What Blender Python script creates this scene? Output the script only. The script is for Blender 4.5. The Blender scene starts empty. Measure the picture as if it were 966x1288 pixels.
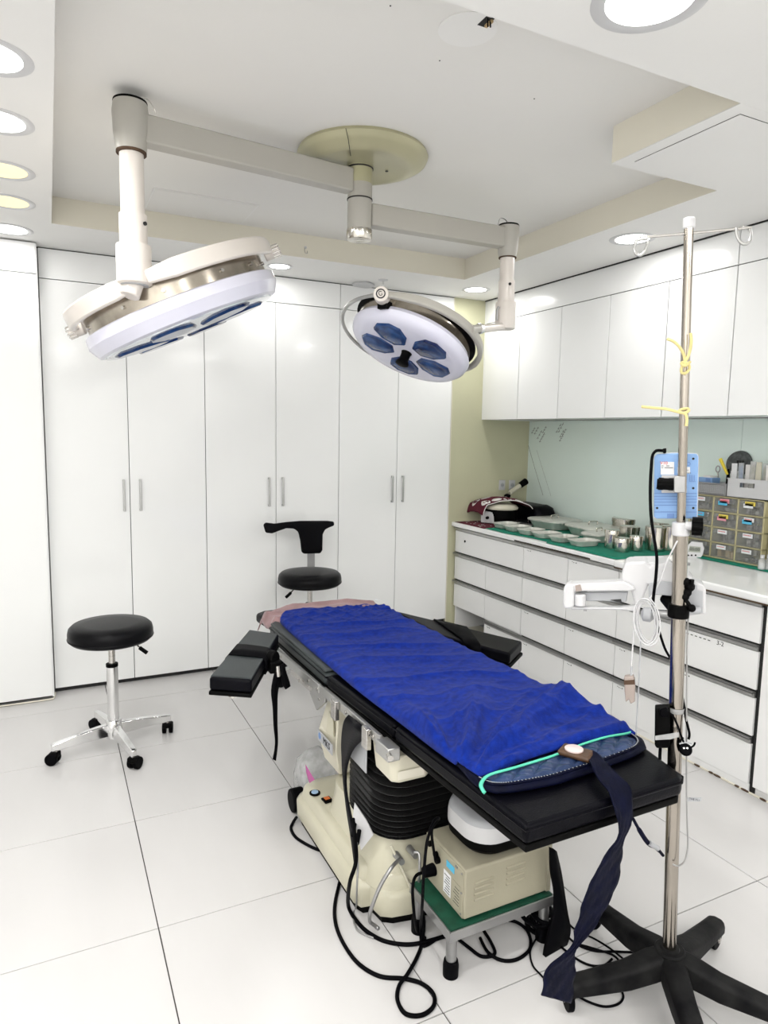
import bpy, bmesh, math, random
from mathutils import Vector, Matrix, noise
random.seed(7)
PI = math.pi
S = bpy.context.scene
COL = S.collection
# ------------------------------------------------------------------ camera
FOC, PITCH, ROLL, YAW, CH = 852.19, 0.116522, 0.0173867, 0.459023, 1.44
_fw = Vector((math.sin(YAW), math.cos(YAW), 0)); _r = Vector((math.cos(YAW), -math.sin(YAW), 0)); _u = Vector((0, 0, 1))
CW = _fw * math.cos(PITCH) - _u * math.sin(PITCH)
_u2 = _u * math.cos(PITCH) + _fw * math.sin(PITCH)
CR = _r * math.cos(ROLL) + _u2 * math.sin(ROLL)
CU = _u2 * math.cos(ROLL) - _r * math.sin(ROLL)
CAM = Vector((0, 0, CH))
cd = bpy.data.cameras.new('camera'); cam = bpy.data.objects.new('camera', cd); COL.objects.link(cam)
cd.sensor_fit = 'VERTICAL'; cd.sensor_height = 24; cd.lens = FOC / 1288 * 24; cd.clip_start = 0.02; cd.clip_end = 50
M3 = Matrix((CR, CU, -CW)).transposed()
cam.matrix_world = Matrix.Translation(CAM) @ M3.to_4x4()
S.camera = cam
# ------------------------------------------------------------------ world, exposure, lamps of the room, added fill panels
w = bpy.data.worlds.new('world'); S.world = w; w.use_nodes = True
w.node_tree.nodes['Background'].inputs[0].default_value = (1, 1, 1, 1)
w.node_tree.nodes['Background'].inputs[1].default_value = 0.3
S.view_settings.view_transform = 'Standard'; S.view_settings.look = 'None'; S.view_settings.gamma = 1
S.view_settings.use_curve_mapping = False
S.view_settings.exposure = -0.36
ZS, ZT = 2.344, 2.462          # soffit height, height of the tray ceiling
COOL, WARM = (1.0, .985, .96), (1.0, .86, .55)
# x, y, radius, watts, colour, height
DOWNLIGHTS = [(-.10, 2.04, .085, 7, COOL), (-.105, 2.44, .085, 4, COOL), (-.11, 2.88, .085, .035, WARM),
              (-.115, 3.26, .085, .035, WARM), (-.13, 3.70, .085, 1.6, COOL),
              (1.18, 3.745, .06, 2.2, COOL), (2.446, 3.70, .075, 4, COOL), (2.44, 2.41, .085, 3.6, COOL),
              (1.155, 1.13, .10, 7, COOL), (2.45, 1.05, .085, 7, COOL), (-.10, 1.1, .085, 11, COOL), (-.9, 1.1, .085, 13, COOL), (-.9, 2.6, .085, 3, COOL)]
FILL_PANELS = [(-1.0, -.1), (-1.0, -.9), (.3, -.9), (1.7, -.9)]  # added fill lights, unseen, to brighten the upright cabinet fronts
for x, y in FILL_PANELS:
    l = bpy.data.lights.new('fill_panel_lamp', 'AREA'); l.shape = 'SQUARE'; l.size = .58; l.energy = 17; l.color = COOL
    o = bpy.data.objects.new('fill_panel_lamp', l); o.location = (x, y, ZS - .014); COL.objects.link(o)
for i, (x, y, rr, wt, c) in enumerate(DOWNLIGHTS):
    l = bpy.data.lights.new('downlight_lamp', 'AREA'); l.shape = 'DISK'; l.size = rr * 1.7; l.energy = wt * 1.0; l.color = c
    o = bpy.data.objects.new('downlight_lamp', l); o.location = (x, y, ZS - .012); COL.objects.link(o)
LAMP_SUM = len(DOWNLIGHTS)

# ------------------------------------------------------------------ pixel to point (used where a thing was measured in the photograph)
def ray(u, v): return CR * ((u - 483) / FOC) - CU * ((v - 644) / FOC) + CW
def fl(u, v, z=0.0):
    r = ray(u, v); t = (z - CH) / r.z; return CAM + r * t
def aty(u, v, y):
    r = ray(u, v); return CAM + r * (y / r.y)
def atx(u, v, x):
    r = ray(u, v); return CAM + r * (x / r.x)
def dep(u, v, d): return CAM + ray(u, v) * d

# ------------------------------------------------------------------ materials
def mat(name, col, rough=.5, metal=0., var=0., vscale=6., bump=0., bscale=40., spec=.5, coat=0., trans=0., emit=None, es=0., alpha=1., stretch=None, ior=1.45, sheen=0., col2=None, detail=4.):
    m = bpy.data.materials.new(name); m.use_nodes = True; nt = m.node_tree; b = nt.nodes['Principled BSDF']
    b.inputs['Base Color'].default_value = (*col, 1); b.inputs['Roughness'].default_value = rough; b.inputs['Metallic'].default_value = metal
    b.inputs['Specular IOR Level'].default_value = spec; b.inputs['Coat Weight'].default_value = coat; b.inputs['Coat Roughness'].default_value = .08
    b.inputs['Transmission Weight'].default_value = trans; b.inputs['IOR'].default_value = ior; b.inputs['Alpha'].default_value = alpha
    if sheen: b.inputs['Sheen Weight'].default_value = sheen; b.inputs['Sheen Roughness'].default_value = .4
    if emit: b.inputs['Emission Color'].default_value = (*emit, 1); b.inputs['Emission Strength'].default_value = es
    if var or bump:
        tc = nt.nodes.new('ShaderNodeTexCoord'); mp = nt.nodes.new('ShaderNodeMapping'); nt.links.new(tc.outputs['Object'], mp.inputs[0])
        if stretch: mp.inputs['Scale'].default_value = stretch
    if var:
        n = nt.nodes.new('ShaderNodeTexNoise'); n.inputs['Scale'].default_value = vscale; n.inputs['Detail'].default_value = detail
        nt.links.new(mp.outputs[0], n.inputs[0])
        rp = nt.nodes.new('ShaderNodeValToRGB'); c2 = col2 or tuple(c * (1 - var) for c in col)
        rp.color_ramp.elements[0].position = .35; rp.color_ramp.elements[1].position = .65
        rp.color_ramp.elements[0].color = (*c2, 1); rp.color_ramp.elements[1].color = (*col, 1)
        nt.links.new(n.outputs[0], rp.inputs[0]); nt.links.new(rp.outputs[0], b.inputs['Base Color'])
    if bump:
        n2 = nt.nodes.new('ShaderNodeTexNoise'); n2.inputs['Scale'].default_value = bscale; n2.inputs['Detail'].default_value = 3
        nt.links.new(mp.outputs[0], n2.inputs[0])
        bp = nt.nodes.new('ShaderNodeBump'); bp.inputs['Strength'].default_value = bump; bp.inputs['Distance'].default_value = .002
        nt.links.new(n2.outputs[0], bp.inputs['Height']); nt.links.new(bp.outputs[0], b.inputs['Normal'])
    return m
K = {}
K['gloss'] = mat('white_lacquer', (.90, .91, .905), .16, var=.02, vscale=2, coat=.3)
K['gloss2'] = mat('white_lacquer_drawers', (.92, .925, .92), .3, var=.03, vscale=3)
K['plaster'] = mat('ceiling_paint', (.83, .82, .79), .8, var=.03, vscale=1.5, bump=.1, bscale=60)
K['soffit'] = mat('soffit_paint', (.86, .855, .835), .75, var=.03, vscale=1.5, bump=.1, bscale=60)
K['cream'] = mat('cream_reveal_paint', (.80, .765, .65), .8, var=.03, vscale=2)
K['olive'] = mat('olive_wall_paint', (.57, .565, .39), .6, var=.06, vscale=3, bump=.15, bscale=90)
K['bellow'] = mat('ribbed_black_rubber', (.010, .010, .010), .26, var=.2, vscale=10, spec=.45)
K['wall'] = mat('white_wall_paint', (.90, .90, .89), .7, var=.02)
K['glassw'] = mat('mint_back_painted_glass', (.78, .90, .85), .08, var=.03, vscale=2, coat=.5)
K['tile'] = mat('porcelain_tile', (.66, .65, .645), .22, var=.03, vscale=5, bump=.12, bscale=30, stretch=(1, .25, 1))
K['grout'] = mat('dark_grout', (.06, .055, .05), .9, var=.2)
K['black'] = mat('black_plastic', (.002, .002, .002), .5, spec=.07, var=.2)
K['rubber'] = mat('black_rubber', (.002, .002, .003), .55, spec=.06, var=.3, vscale=20)
K['gap'] = mat('dark_recess', (.02, .02, .02), .8, var=.1)
K['leather'] = mat('black_leatherette', (.002, .002, .004), .36, spec=.09, var=.25, vscale=10, bump=.35, bscale=260)
K['greyleather'] = mat('grey_worn_leatherette', (.038, .046, .048), .42, spec=.3, var=.25, vscale=6, bump=.35, bscale=260)
K['seat'] = mat('black_vinyl', (.003, .003, .004), .34, spec=.13, var=.2, vscale=6, bump=.2, bscale=120)
K['chrome'] = mat('chrome', (.82, .82, .82), .12, 1., var=.1, vscale=8)
K['steel'] = mat('brushed_steel', (.62, .60, .57), .25, 1., var=.15, vscale=9, stretch=(1, 1, 12))
K['pole'] = mat('polished_stainless_tube', (.44, .40, .35), .16, 1., var=.25, vscale=12, stretch=(1, 1, .3))
K['rail'] = mat('anodised_aluminium', (.52, .52, .51), .35, .9, var=.12, vscale=10)
K['satin'] = mat('satin_grey_steel', (.40, .40, .40), .35, .8, var=.15, vscale=10)
K['lampw'] = mat('lamp_cream_enamel', (.74, .69, .64), .3, var=.03, vscale=3, coat=.2)
K['lampg'] = mat('lamp_arm_grey_beige', (.43, .415, .375), .38, var=.04, vscale=3)
K['lampy'] = mat('yellowed_plastic', (.47, .45, .29), .35, var=.12, vscale=5)
K['lampv'] = mat('lamp_lilac_white_shell', (.72, .72, .83), .25, var=.02, coat=.3)
K['chromeband'] = mat('worn_chrome_band', (.50, .45, .38), .2, 1., var=.45, vscale=9)
K['lens'] = mat('blue_coated_lens', (.03, .085, .24), .12, var=.55, vscale=14, spec=.35, col2=(.006, .014, .07))
K['lensclear'] = mat('pale_reflector_glass', (.72, .76, .80), .08, .4, var=.25, vscale=12)
K['medic'] = mat('ivory_medical_plastic', (.66, .63, .51), .35, var=.08, vscale=5)
K['medic2'] = mat('ivory_base_plastic', (.58, .555, .43), .3, var=.10, vscale=5, coat=.2)
K['bluetowel'] = mat('royal_blue_terry', (.005, .027, .27), .95, var=.3, vscale=60, bump=1., bscale=380, sheen=.06, spec=.15, col2=(.003, .016, .18), detail=8)
K['pink'] = mat('dusty_pink_sheet', (.36, .22, .225), .9, var=.25, vscale=14, bump=.6, bscale=300, sheen=.3)
K['navy'] = mat('navy_nylon', (.002, .003, .016), .55, spec=.10, var=.4, vscale=25, bump=.4, bscale=90)
K['navyl'] = mat('navy_quilted_nylon', (.022, .045, .12), .35, spec=.4, var=.35, vscale=14, bump=.4, bscale=120)
K['teal'] = mat('mint_green_piping', (.10, .62, .42), .6, var=.1)
K['brown'] = mat('brown_leather', (.09, .045, .022), .45, var=.4, vscale=40)
K['pinkdisc'] = mat('pale_pink_enamel', (.72, .60, .58), .3, var=.05)
K['green'] = mat('green_surgical_cloth', (.0, .20, .125), .75, var=.15, vscale=20, bump=.3, bscale=200)
K['greenmat'] = mat('dark_green_rubber_mat', (.005, .075, .04), .6, var=.4, vscale=30)
K['boxb'] = mat('beige_powder_coated_metal', (.38, .355, .265), .45, var=.06, vscale=5, bump=.1, bscale=200)
K['whitep'] = mat('white_plastic', (.60, .60, .61), .3, var=.03, vscale=5)
K['greyp'] = mat('light_grey_plastic', (.42, .43, .45), .4, var=.05, vscale=5)
K['bluep'] = mat('light_blue_plastic', (.22, .38, .66), .4, var=.05, vscale=6)
K['bluepd'] = mat('mid_blue_plastic', (.13, .24, .50), .4, var=.05, vscale=6)
K['yellowt'] = mat('yellow_latex_tube', (.72, .62, .27), .4, var=.1)
K['yellow'] = mat('yellow_plastic', (.85, .68, .06), .4, var=.1)
K['maroon'] = mat('maroon_printed_cloth', (.10, .008, .022), .9, var=.2, vscale=30, bump=.4)
K['cotton'] = mat('white_print', (.80, .78, .76), .85, var=.1, vscale=30)
K['tan'] = mat('tan_cardboard', (.50, .36, .18), .8, var=.1, vscale=20)
K['towerp'] = mat('olive_cream_plastic', (.52, .47, .27), .4, var=.1, vscale=8)
K['bin'] = mat('smoky_clear_plastic', (.55, .56, .54), .12, var=.1, vscale=12, alpha=.17)
K['clear'] = mat('clear_plastic', (.75, .76, .76), .08, var=.3, vscale=30, alpha=.42)
K['content'] = mat('dark_packed_supplies', (.07, .065, .062), .6, var=.6, vscale=40, col2=(.33, .32, .30))
K['silver'] = mat('polished_stainless', (.66, .63, .57), .13, 1., var=.15, vscale=20)
K['trayg'] = mat('dull_stainless', (.72, .72, .67), .35, .35, var=.15, vscale=20)
K['iron'] = mat('worn_black_paint', (.003, .003, .004), .5, spec=.09, var=.5, vscale=14, bump=.4, bscale=60, col2=(.016, .016, .016))
K['lcd'] = mat('lcd_grey_green', (.33, .36, .30), .3, var=.05)
K['magenta'] = mat('magenta_liquid', (.45, .03, .27), .2, var=.1, vscale=8)
K['taupe'] = mat('taupe_plastic', (.36, .30, .27), .45, var=.1)
K['ink'] = mat('black_ink', (.01, .01, .015), .6, var=.1)
K['red'] = mat('red_print', (.6, .03, .05), .5, var=.1)
K['stickb'] = mat('blue_sticker', (.10, .50, .75), .5, var=.1)
K['sticky'] = mat('yellow_sticker', (.85, .68, .12), .5, var=.1)
K['stickw'] = mat('paper_label', (.78, .79, .80), .6, var=.08, vscale=60)
K['stickp'] = mat('pink_sticker', (.78, .32, .38), .5, var=.1)
K['orange'] = mat('orange_switch', (.75, .20, .05), .4, var=.1)
K['buttonb'] = mat('pale_blue_button', (.42, .60, .82), .3, var=.1)
K['dirt'] = mat('brown_grime', (.10, .06, .035), .9, var=.4, vscale=30)
K['crackg'] = mat('pencil_crack', (.09, .10, .09), .8, var=.1)
K['lit'] = mat('lamp_diffuser', (1, 1, 1), .5, emit=(1, .99, .97), es=7)
K['litw'] = mat('warm_lamp_diffuser', (1, .9, .6), .5, emit=(1, .88, .55), es=.62)
K['mesh'] = mat('grey_mesh_plastic', (.10, .11, .11), .5, var=.5, vscale=60)

# ------------------------------------------------------------------ builders
class MB:
    def __init__(s): s.v = []; s.f = []
    def add(s, vs, fs):
        b = len(s.v); s.v += [tuple(v) for v in vs]; s.f += [tuple(i + b for i in f) for f in fs]; return s
    def box(s, x0, x1, y0, y1, z0, z1, M=None):
        vs = [Vector((x, y, z)) for z in (z0, z1) for y in (y0, y1) for x in (x0, x1)]
        if M: vs = [M @ v for v in vs]
        return s.add(vs, [(0, 2, 3, 1), (4, 5, 7, 6), (0, 1, 5, 4), (2, 6, 7, 3), (0, 4, 6, 2), (1, 3, 7, 5)])
    def prism(s, a, b):
        """closed solid between two outlines of the same length"""
        n = len(a); return s.add(list(a) + list(b), [tuple(range(n - 1, -1, -1)), tuple(range(n, 2 * n))] + [(i, (i + 1) % n, n + (i + 1) % n, n + i) for i in range(n)])
    def poly(s, pts, z0, z1):
        return s.prism([Vector((p[0], p[1], z0)) for p in pts], [Vector((p[0], p[1], z1)) for p in pts])
    def loft(s, rings, cap=True):
        n = len(rings[0]); vs = [p for r in rings for p in r]; fs = []
        for k in range(len(rings) - 1):
            for i in range(n): fs.append((k * n + i, k * n + (i + 1) % n, (k + 1) * n + (i + 1) % n, (k + 1) * n + i))
        if cap: fs += [tuple(range(n - 1, -1, -1)), tuple(range((len(rings) - 1) * n, len(rings) * n))]
        return s.add(vs, fs)
    def lathe(s, prof, o, ax=(0, 0, 1), n=32, cap=True):
        ax = Vector(ax).normalized(); o = Vector(o); a = ax.orthogonal().normalized(); b = ax.cross(a)
        rings = [[o + ax * h + (a * math.cos(2 * PI * i / n) + b * math.sin(2 * PI * i / n)) * max(r, 1e-5) for i in range(n)] for r, h in prof]
        return s.loft(rings, cap)
    def cyl(s, p0, p1, r, r2=None, n=20):
        p0, p1 = Vector(p0), Vector(p1); return s.lathe([(r, 0), (r if r2 is None else r2, (p1 - p0).length)], p0, p1 - p0, n)
    def tube(s, pts, r, n=8, smooth=0, closed=False):
        pts = [Vector(p) for p in pts]
        if smooth: pts = spline(pts, smooth, closed)
        rings = []; prev = None; m = len(pts)
        for i, p in enumerate(pts):
            if closed: t = (pts[(i + 1) % m] - pts[i - 1])
            else: t = (pts[min(i + 1, m - 1)] - pts[max(i - 1, 0)])
            t.normalize()
            if prev is None: a = t.orthogonal().normalized()
            else: a = (prev - t * prev.dot(t)); a = a.normalized() if a.length > 1e-6 else t.orthogonal().normalized()
            prev = a; b = t.cross(a); rr = r[i * len(r) // m] if isinstance(r, (list, tuple)) else r
            rings.append([p + (a * math.cos(2 * PI * k / n) + b * math.sin(2 * PI * k / n)) * rr for k in range(n)])
        if closed: rings.append(rings[0]); return s.loft(rings, False)
        return s.loft(rings, True)
    def ball(s, c, r, n=12, sc=(1, 1, 1)):
        c = Vector(c); rings = []
        for j in range(n // 2 + 1):
            th = PI * j / (n // 2); rings.append([c + Vector((sc[0] * math.cos(2 * PI * i / n) * math.sin(th), sc[1] * math.sin(2 * PI * i / n) * math.sin(th), -sc[2] * math.cos(th))) * r for i in range(n)])
        return s.loft(rings)
    def grid(s, fn, nu, nv):
        vs = [fn(i / nu, j / nv) for j in range(nv + 1) for i in range(nu + 1)]
        return s.add(vs, [(j * (nu + 1) + i, j * (nu + 1) + i + 1, (j + 1) * (nu + 1) + i + 1, (j + 1) * (nu + 1) + i) for j in range(nv) for i in range(nu)])
    def map(s, fn): s.v = [tuple(fn(Vector(v))) for v in s.v]; return s
    def build(s, name, m, parent=None, bevel=0., seg=2, solid=0., sub=0, ang=38, label=None, kind=None, **kw):
        me = bpy.data.meshes.new(name); me.from_pydata(s.v, [], s.f)
        bm = bmesh.new(); bm.from_mesh(me); bmesh.ops.remove_doubles(bm, verts=bm.verts, dist=1e-6); bmesh.ops.recalc_face_normals(bm, faces=bm.faces); bm.to_mesh(me); bm.free()
        me.materials.append(K[m] if isinstance(m, str) else m)
        me.shade_smooth(); me.set_sharp_from_angle(angle=math.radians(ang))
        o = bpy.data.objects.new(name, me); COL.objects.link(o)
        if solid: d = o.modifiers.new('thickness', 'SOLIDIFY'); d.thickness = solid; d.offset = 0
        if bevel: d = o.modifiers.new('bevel', 'BEVEL'); d.width = bevel; d.segments = seg; d.limit_method = 'ANGLE'; d.angle_limit = math.radians(35)
        if sub: d = o.modifiers.new('subdivision', 'SUBSURF'); d.levels = sub; d.render_levels = sub
        if parent: attach(o, parent)
        if label: o['label'] = label
        if kind: o['kind'] = kind
        for k, v in kw.items(): o[k] = v
        return o
LOC = {}
def attach(o, parent):
    o.parent = parent
    if parent.type == 'EMPTY': o.matrix_parent_inverse = (Matrix.Translation(parent.location) @ parent.rotation_euler.to_matrix().to_4x4()).inverted()
    return o
def thing(name, loc, label, cat, group=None):
    o = bpy.data.objects.new(name, None); o.location = loc; o.empty_display_size = .05; COL.objects.link(o)
    o['label'] = label; o['category'] = cat
    if group: o['group'] = group
    return o
def tag(o, label, cat, group=None):
    o['label'] = label; o['category'] = cat
    if group: o['group'] = group
    return o
def spline(pts, k, closed=False):
    out = []; n = len(pts)
    rng = range(n) if closed else range(n - 1)
    for i in rng:
        g = (lambda j: pts[j % n]) if closed else (lambda j: pts[max(0, min(n - 1, j))])
        p0, p1, p2, p3 = g(i - 1), g(i), g(i + 1), g(i + 2)
        for t in range(k):
            t /= k; out.append(.5 * ((2 * p1) + (p2 - p0) * t + (2 * p0 - 5 * p1 + 4 * p2 - p3) * t * t + (3 * p1 - p0 - 3 * p2 + p3) * t ** 3))
    if not closed: out.append(pts[-1])
    return out
def rrect(x0, x1, y0, y1, r, n=5):
    out = []
    for cx, cy, a0 in ((x1 - r, y1 - r, 0), (x0 + r, y1 - r, 90), (x0 + r, y0 + r, 180), (x1 - r, y0 + r, 270)):
        for k in range(n + 1):
            a = math.radians(a0 + 90 * k / n); out.append((cx + r * math.cos(a), cy + r * math.sin(a)))
    return out
def text(body, size, m, O, ex, ey, parent, name='lettering', ext=.0004):
    """flat lettering; O is its centre, ex runs along the line, ey up the letters"""
    c = bpy.data.curves.new(name, 'FONT'); c.body = body; c.size = size; c.extrude = ext; c.align_x = 'CENTER'; c.align_y = 'CENTER'; c.materials.append(K[m])
    o = bpy.data.objects.new(name, c); COL.objects.link(o)
    ex = Vector(ex).normalized(); ey = Vector(ey).normalized(); ez = ex.cross(ey)
    o.matrix_world = Matrix.Translation(Vector(O)) @ Matrix((ex, ey, ez)).transposed().to_4x4()
    m0 = o.matrix_world.copy(); bpy.context.view_layer.update()
    me = bpy.data.meshes.new_from_object(o); bpy.data.objects.remove(o); me.transform(m0)
    o = bpy.data.objects.new(name, me); COL.objects.link(o); attach(o, parent)
    return o
class Frame:
    """upright plane through O that faces the camera; px() gives the point of it seen at a pixel, e metres behind the plane"""
    def __init__(s, u, v, O):
        s.O = Vector(O); d = ray(u, v); d.z = 0; s.ey = d.normalized(); s.ex = Vector((s.ey.y, -s.ey.x, 0)); s.ez = Vector((0, 0, 1))
    def px(s, u, v, e=0.):
        r = ray(u, v); t = ((s.O + s.ey * e - CAM).dot(s.ey)) / r.dot(s.ey); return CAM + r * t
    def slab(s, mb, pts, e0, e1):
        a = [s.px(u, v, e0) for u, v in pts]; return mb.prism(a, [p + s.ey * (e1 - e0) for p in a])
    def quad(s, mb, u0, u1, v0, v1, e0, e1): return s.slab(mb, [(u0, v1), (u1, v1), (u1, v0), (u0, v0)], e0, e1)
# ================================================================== ROOM
X0, X1, Y0, Y1 = -1.7, 3.14, -1.4, 4.02
fb = MB().box(X0, X1, Y0, Y1, -.08, -.004).build('floor', 'grout'); fb['kind'] = 'structure'
tx = [X0] + [.235 + .6 * k for k in range(-3, 5)] + [X1]; ty = [Y0] + [1.905 + .6 * k for k in range(-5, 4)] + [Y1]
tx = [t for t in tx if X0 <= t <= X1]; ty = [t for t in ty if Y0 <= t <= Y1]
cache = {}
for i in range(len(tx) - 1):
    for j in range(len(ty) - 1):
        a, b = tx[i + 1] - tx[i], ty[j + 1] - ty[j]
        if a < .02 or b < .02: continue
        g = .0016; k = (round(a, 3), round(b, 3))
        if k not in cache:
            o = MB().box(g, a - g, g, b - g, -.004, 0).build('floor_tile', 'tile', bevel=.0006, seg=1); cache[k] = o
        else:
            o = cache[k].copy(); COL.objects.link(o)
        o.parent = fb; o.location = (tx[i], ty[j], 0)
def struct(o): o['kind'] = 'structure'; return o
wb = struct(MB().box(X0 - .1, X1 + .1, Y1, Y1 + .1, -.08, 2.6).build('wall_back', 'wall'))
struct(MB().box(2.462, X1, 3.975, Y1 - .001, 0, ZS).build('wall_alcove', 'olive'))
struct(MB().box(X0 - .1, X0, Y0, Y1, -.08, 2.6).build('wall_left', 'wall'))
struct(MB().box(X0 - .1, X1 + .1, Y0 - .1, Y0, -.08, 2.6).build('wall_front', 'wall'))
wr = struct(MB().box(X1, X1 + .1, Y0, Y1, -.08, 2.6).build('wall_right', 'wall'))
# ceiling: soffit ring, sunk tray, boxed-in duct with hatch
T = (.045, 2.235, 1.333, 3.501)
ce = MB()
for b in ((X0, T[0], Y0, Y1), (T[1], X1, Y0, Y1), (T[0], T[1], Y0, T[2]), (T[0], T[1], T[3], Y1)): ce.box(b[0], b[1], b[2], b[3], ZS, ZS + .02)
ce = struct(ce.build('ceiling', 'soffit'))
def rev(x0, x1, y0, y1): x0, x1, y0, y1 = (x0, x1 + (.001 if x1 == T[0] else 0), y0, y1) if x1 - x0 < .02 and x1 == T[0] else (x0 - (.001 if x0 == T[1] else 0), x1, y0 - (.001 if y0 == T[3] else 0), y1 + (.001 if y1 == T[2] else 0)); return MB().box(x0, x1, y0, y1, ZS + .0005, ZT)
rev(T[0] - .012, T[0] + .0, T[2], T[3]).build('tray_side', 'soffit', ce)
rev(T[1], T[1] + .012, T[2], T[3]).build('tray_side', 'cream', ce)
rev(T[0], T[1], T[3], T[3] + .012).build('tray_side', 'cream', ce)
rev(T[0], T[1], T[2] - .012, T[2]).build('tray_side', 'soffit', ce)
MB().box(T[0] - .02, T[1] + .02, T[2] - .02, T[3] + .02, ZT, ZT + .02).build('tray_ceiling', 'plaster', ce)
bk = MB().box(1.717, T[1], T[2], 1.807, ZS + .001, ZT).build('bulkhead', 'cream', ce)
MB().box(1.717, T[1], T[2], 1.807, ZS - .0005, ZS + .0015).build('bulkhead_bottom', 'soffit', ce)
def hatch(x0, x1, y0, y1, z, g=.0018):
    MB().box(x0, x1, y0, y1, z - .0008, z + .001).build('hatch_gap', 'gap', ce)
    MB().box(x0 + g, x1 - g, y0 + g, y1 - g, z - .0022, z + .001).build('hatch_panel', 'soffit', ce)
hatch(1.769, 2.160, 1.373, 1.757, ZS - .0005)
MB().box(.44, .90, 3.16, 3.47, ZT - .003, ZT).build('tray_hatch_frame', 'soffit', ce)
MB().box(.4425, .8975, 3.1625, 3.4675, ZT - .0012, ZT - .0001).build('hatch_gap', 'cream', ce)
MB().box(.447, .893, 3.167, 3.463, ZT - .0045, ZT).build('tray_hatch_panel', 'plaster', ce)
# patched disc and open cable hole in the tray ceiling
MB().lathe([(.075, 0), (.075, .002)], fl(588, 38, ZT - .002), n=40).build('plaster_patch', 'soffit', ce)
q = fl(611, 28, ZT - .003)
hole = MB().box(q.x - .012, q.x + .012, q.y - .02, q.y + .02, ZT - .0025, ZT - .001).build('cable_hole', 'gap', ce)
MB().box(q.x + .004, q.x + .012, q.y - .016, q.y + .012, ZT - .008, ZT - .001).build('wire_clip', 'tan', hole)
MB().cyl((q.x - .004, q.y - .014, ZT - .001), (q.x - .004, q.y - .016, ZT - .022), .002).cyl((q.x + .005, q.y - .012, ZT - .001), (q.x + .005, q.y - .014, ZT - .02), .002).build('wire_end', 'black', hole)
nh = MB()
for u, v in ((579, 25), (553, 76), (491, 7), (672, 124)):
    q = fl(u, v, ZT); nh.cyl(q - Vector((0, 0, .0015)), q, .002, n=8)
nh.build('screw_hole', 'gap', ce)
# black shadow gaps along the tops of the cupboards
struct(MB().box(-.03, 2.462, 3.978, 3.984, ZS - .006, ZS).build('trim_1', 'gap'))
struct(MB().box(2.703, 2.709, 1.2, 3.97, ZS - .006, ZS).build('trim_2', 'gap'))
# downlights
LN = ['recessed downlight at left ceiling edge, nearest of the cool ones', 'second cool recessed downlight at left edge, above the yellow pair',
      'yellowish recessed downlight at left edge, nearer of the two', 'yellowish recessed downlight at left edge, farther of the two',
      'cool recessed downlight farthest along the left ceiling edge', 'small recessed downlight above wardrobes behind the tilted lamp',
      'recessed downlight in far right corner above the olive wall', 'recessed downlight above the wall cabinets and drip stand',
      'large bright recessed downlight at top right of the photo']
for i, (x, y, rr, wt, c) in enumerate(DOWNLIGHTS):
    lab = LN[i] if i < len(LN) else 'recessed downlight outside the picture, ' + ('right of the drip stand', 'above the left foreground', 'far left beyond the frame', 'above the far left cabinets')[i - len(LN)]
    t = thing('recessed_downlight', (x, y, ZS), lab, 'ceiling light', 'recessed downlights in the soffit')
    if i >= len(LN): t['group'] = 'recessed downlights behind the camera'
    MB().lathe([(rr * .88, -.001), (rr, -.003), (rr * 1.12, -.004), (rr * 1.2, -.001), (rr * 1.2, .0), (rr * .88, 0), (rr * .88, -.001)], (x, y, ZS), n=40, cap=False).build('trim_ring', 'whitep', t)
    MB().lathe([(rr * .9, -.0015), (rr * .9, 0)], (x, y, ZS), n=40).build('diffuser', 'litw' if c == WARM else 'lit', t)
for i, (x, y) in enumerate(FILL_PANELS):  # bodies for the added fill lights, out of view
    t = thing('added_fill_panel', (x, y, ZS), 'added square fill light behind the camera, ' + ('left front', 'left rear', 'middle rear', 'right rear')[i], 'ceiling light')
    MB().box(x - .31, x + .31, y - .31, y + .31, ZS - .008, ZS).build('fill_panel_frame', 'whitep', t); MB().box(x - .295, x + .295, y - .295, y + .295, ZS - .010, ZS - .007).build('diffuser', 'lit', t)
# sprinkler and the loosened round cover near it
q = fl(482, 352, ZS)
t = thing('fire_sprinkler', q, 'small sprinkler head on the soffit above the round lamp', 'sprinkler')
MB().lathe([(.03, 0), (.028, -.004), (.012, -.006)], q).build('escutcheon', 'whitep', t)
MB().cyl(q, q - Vector((0, 0, .03)), .006).lathe([(.014, -.030), (.014, -.032)], q).build('deflector', 'chrome', t)
q = fl(457, 357, ZS)
t = thing('round_ceiling_cover', q, 'white round ceiling cover hanging loose above the wardrobes', 'ceiling cover')
MB().lathe([(.066, -.011), (.07, -.007), (.07, -.003)], q, (.05, 0, 1)).build('cover_disc', 'whitep', t)
MB().lathe([(.058, 0), (.058, -.004)], q).build('ceiling_opening', 'gap', t)
q = aty(384, 316, T[3])
t = thing('wall_hook', q, 'tiny clear hook stuck on the tray ceiling side', 'hook')
MB().tube([q + Vector(d) for d in ((0, -.002, .018), (-.006, -.006, .006), (-.004, -.012, -.012), (.006, -.014, -.012), (.008, -.008, .0))], .0022, smooth=4).build('hook_wire', 'steel', t)
MB().lathe([(.007, -.004), (.007, .0)], q + Vector((0, 0, .018)), (0, 1, 0)).build('hook_pad', 'whitep', t)
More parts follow.
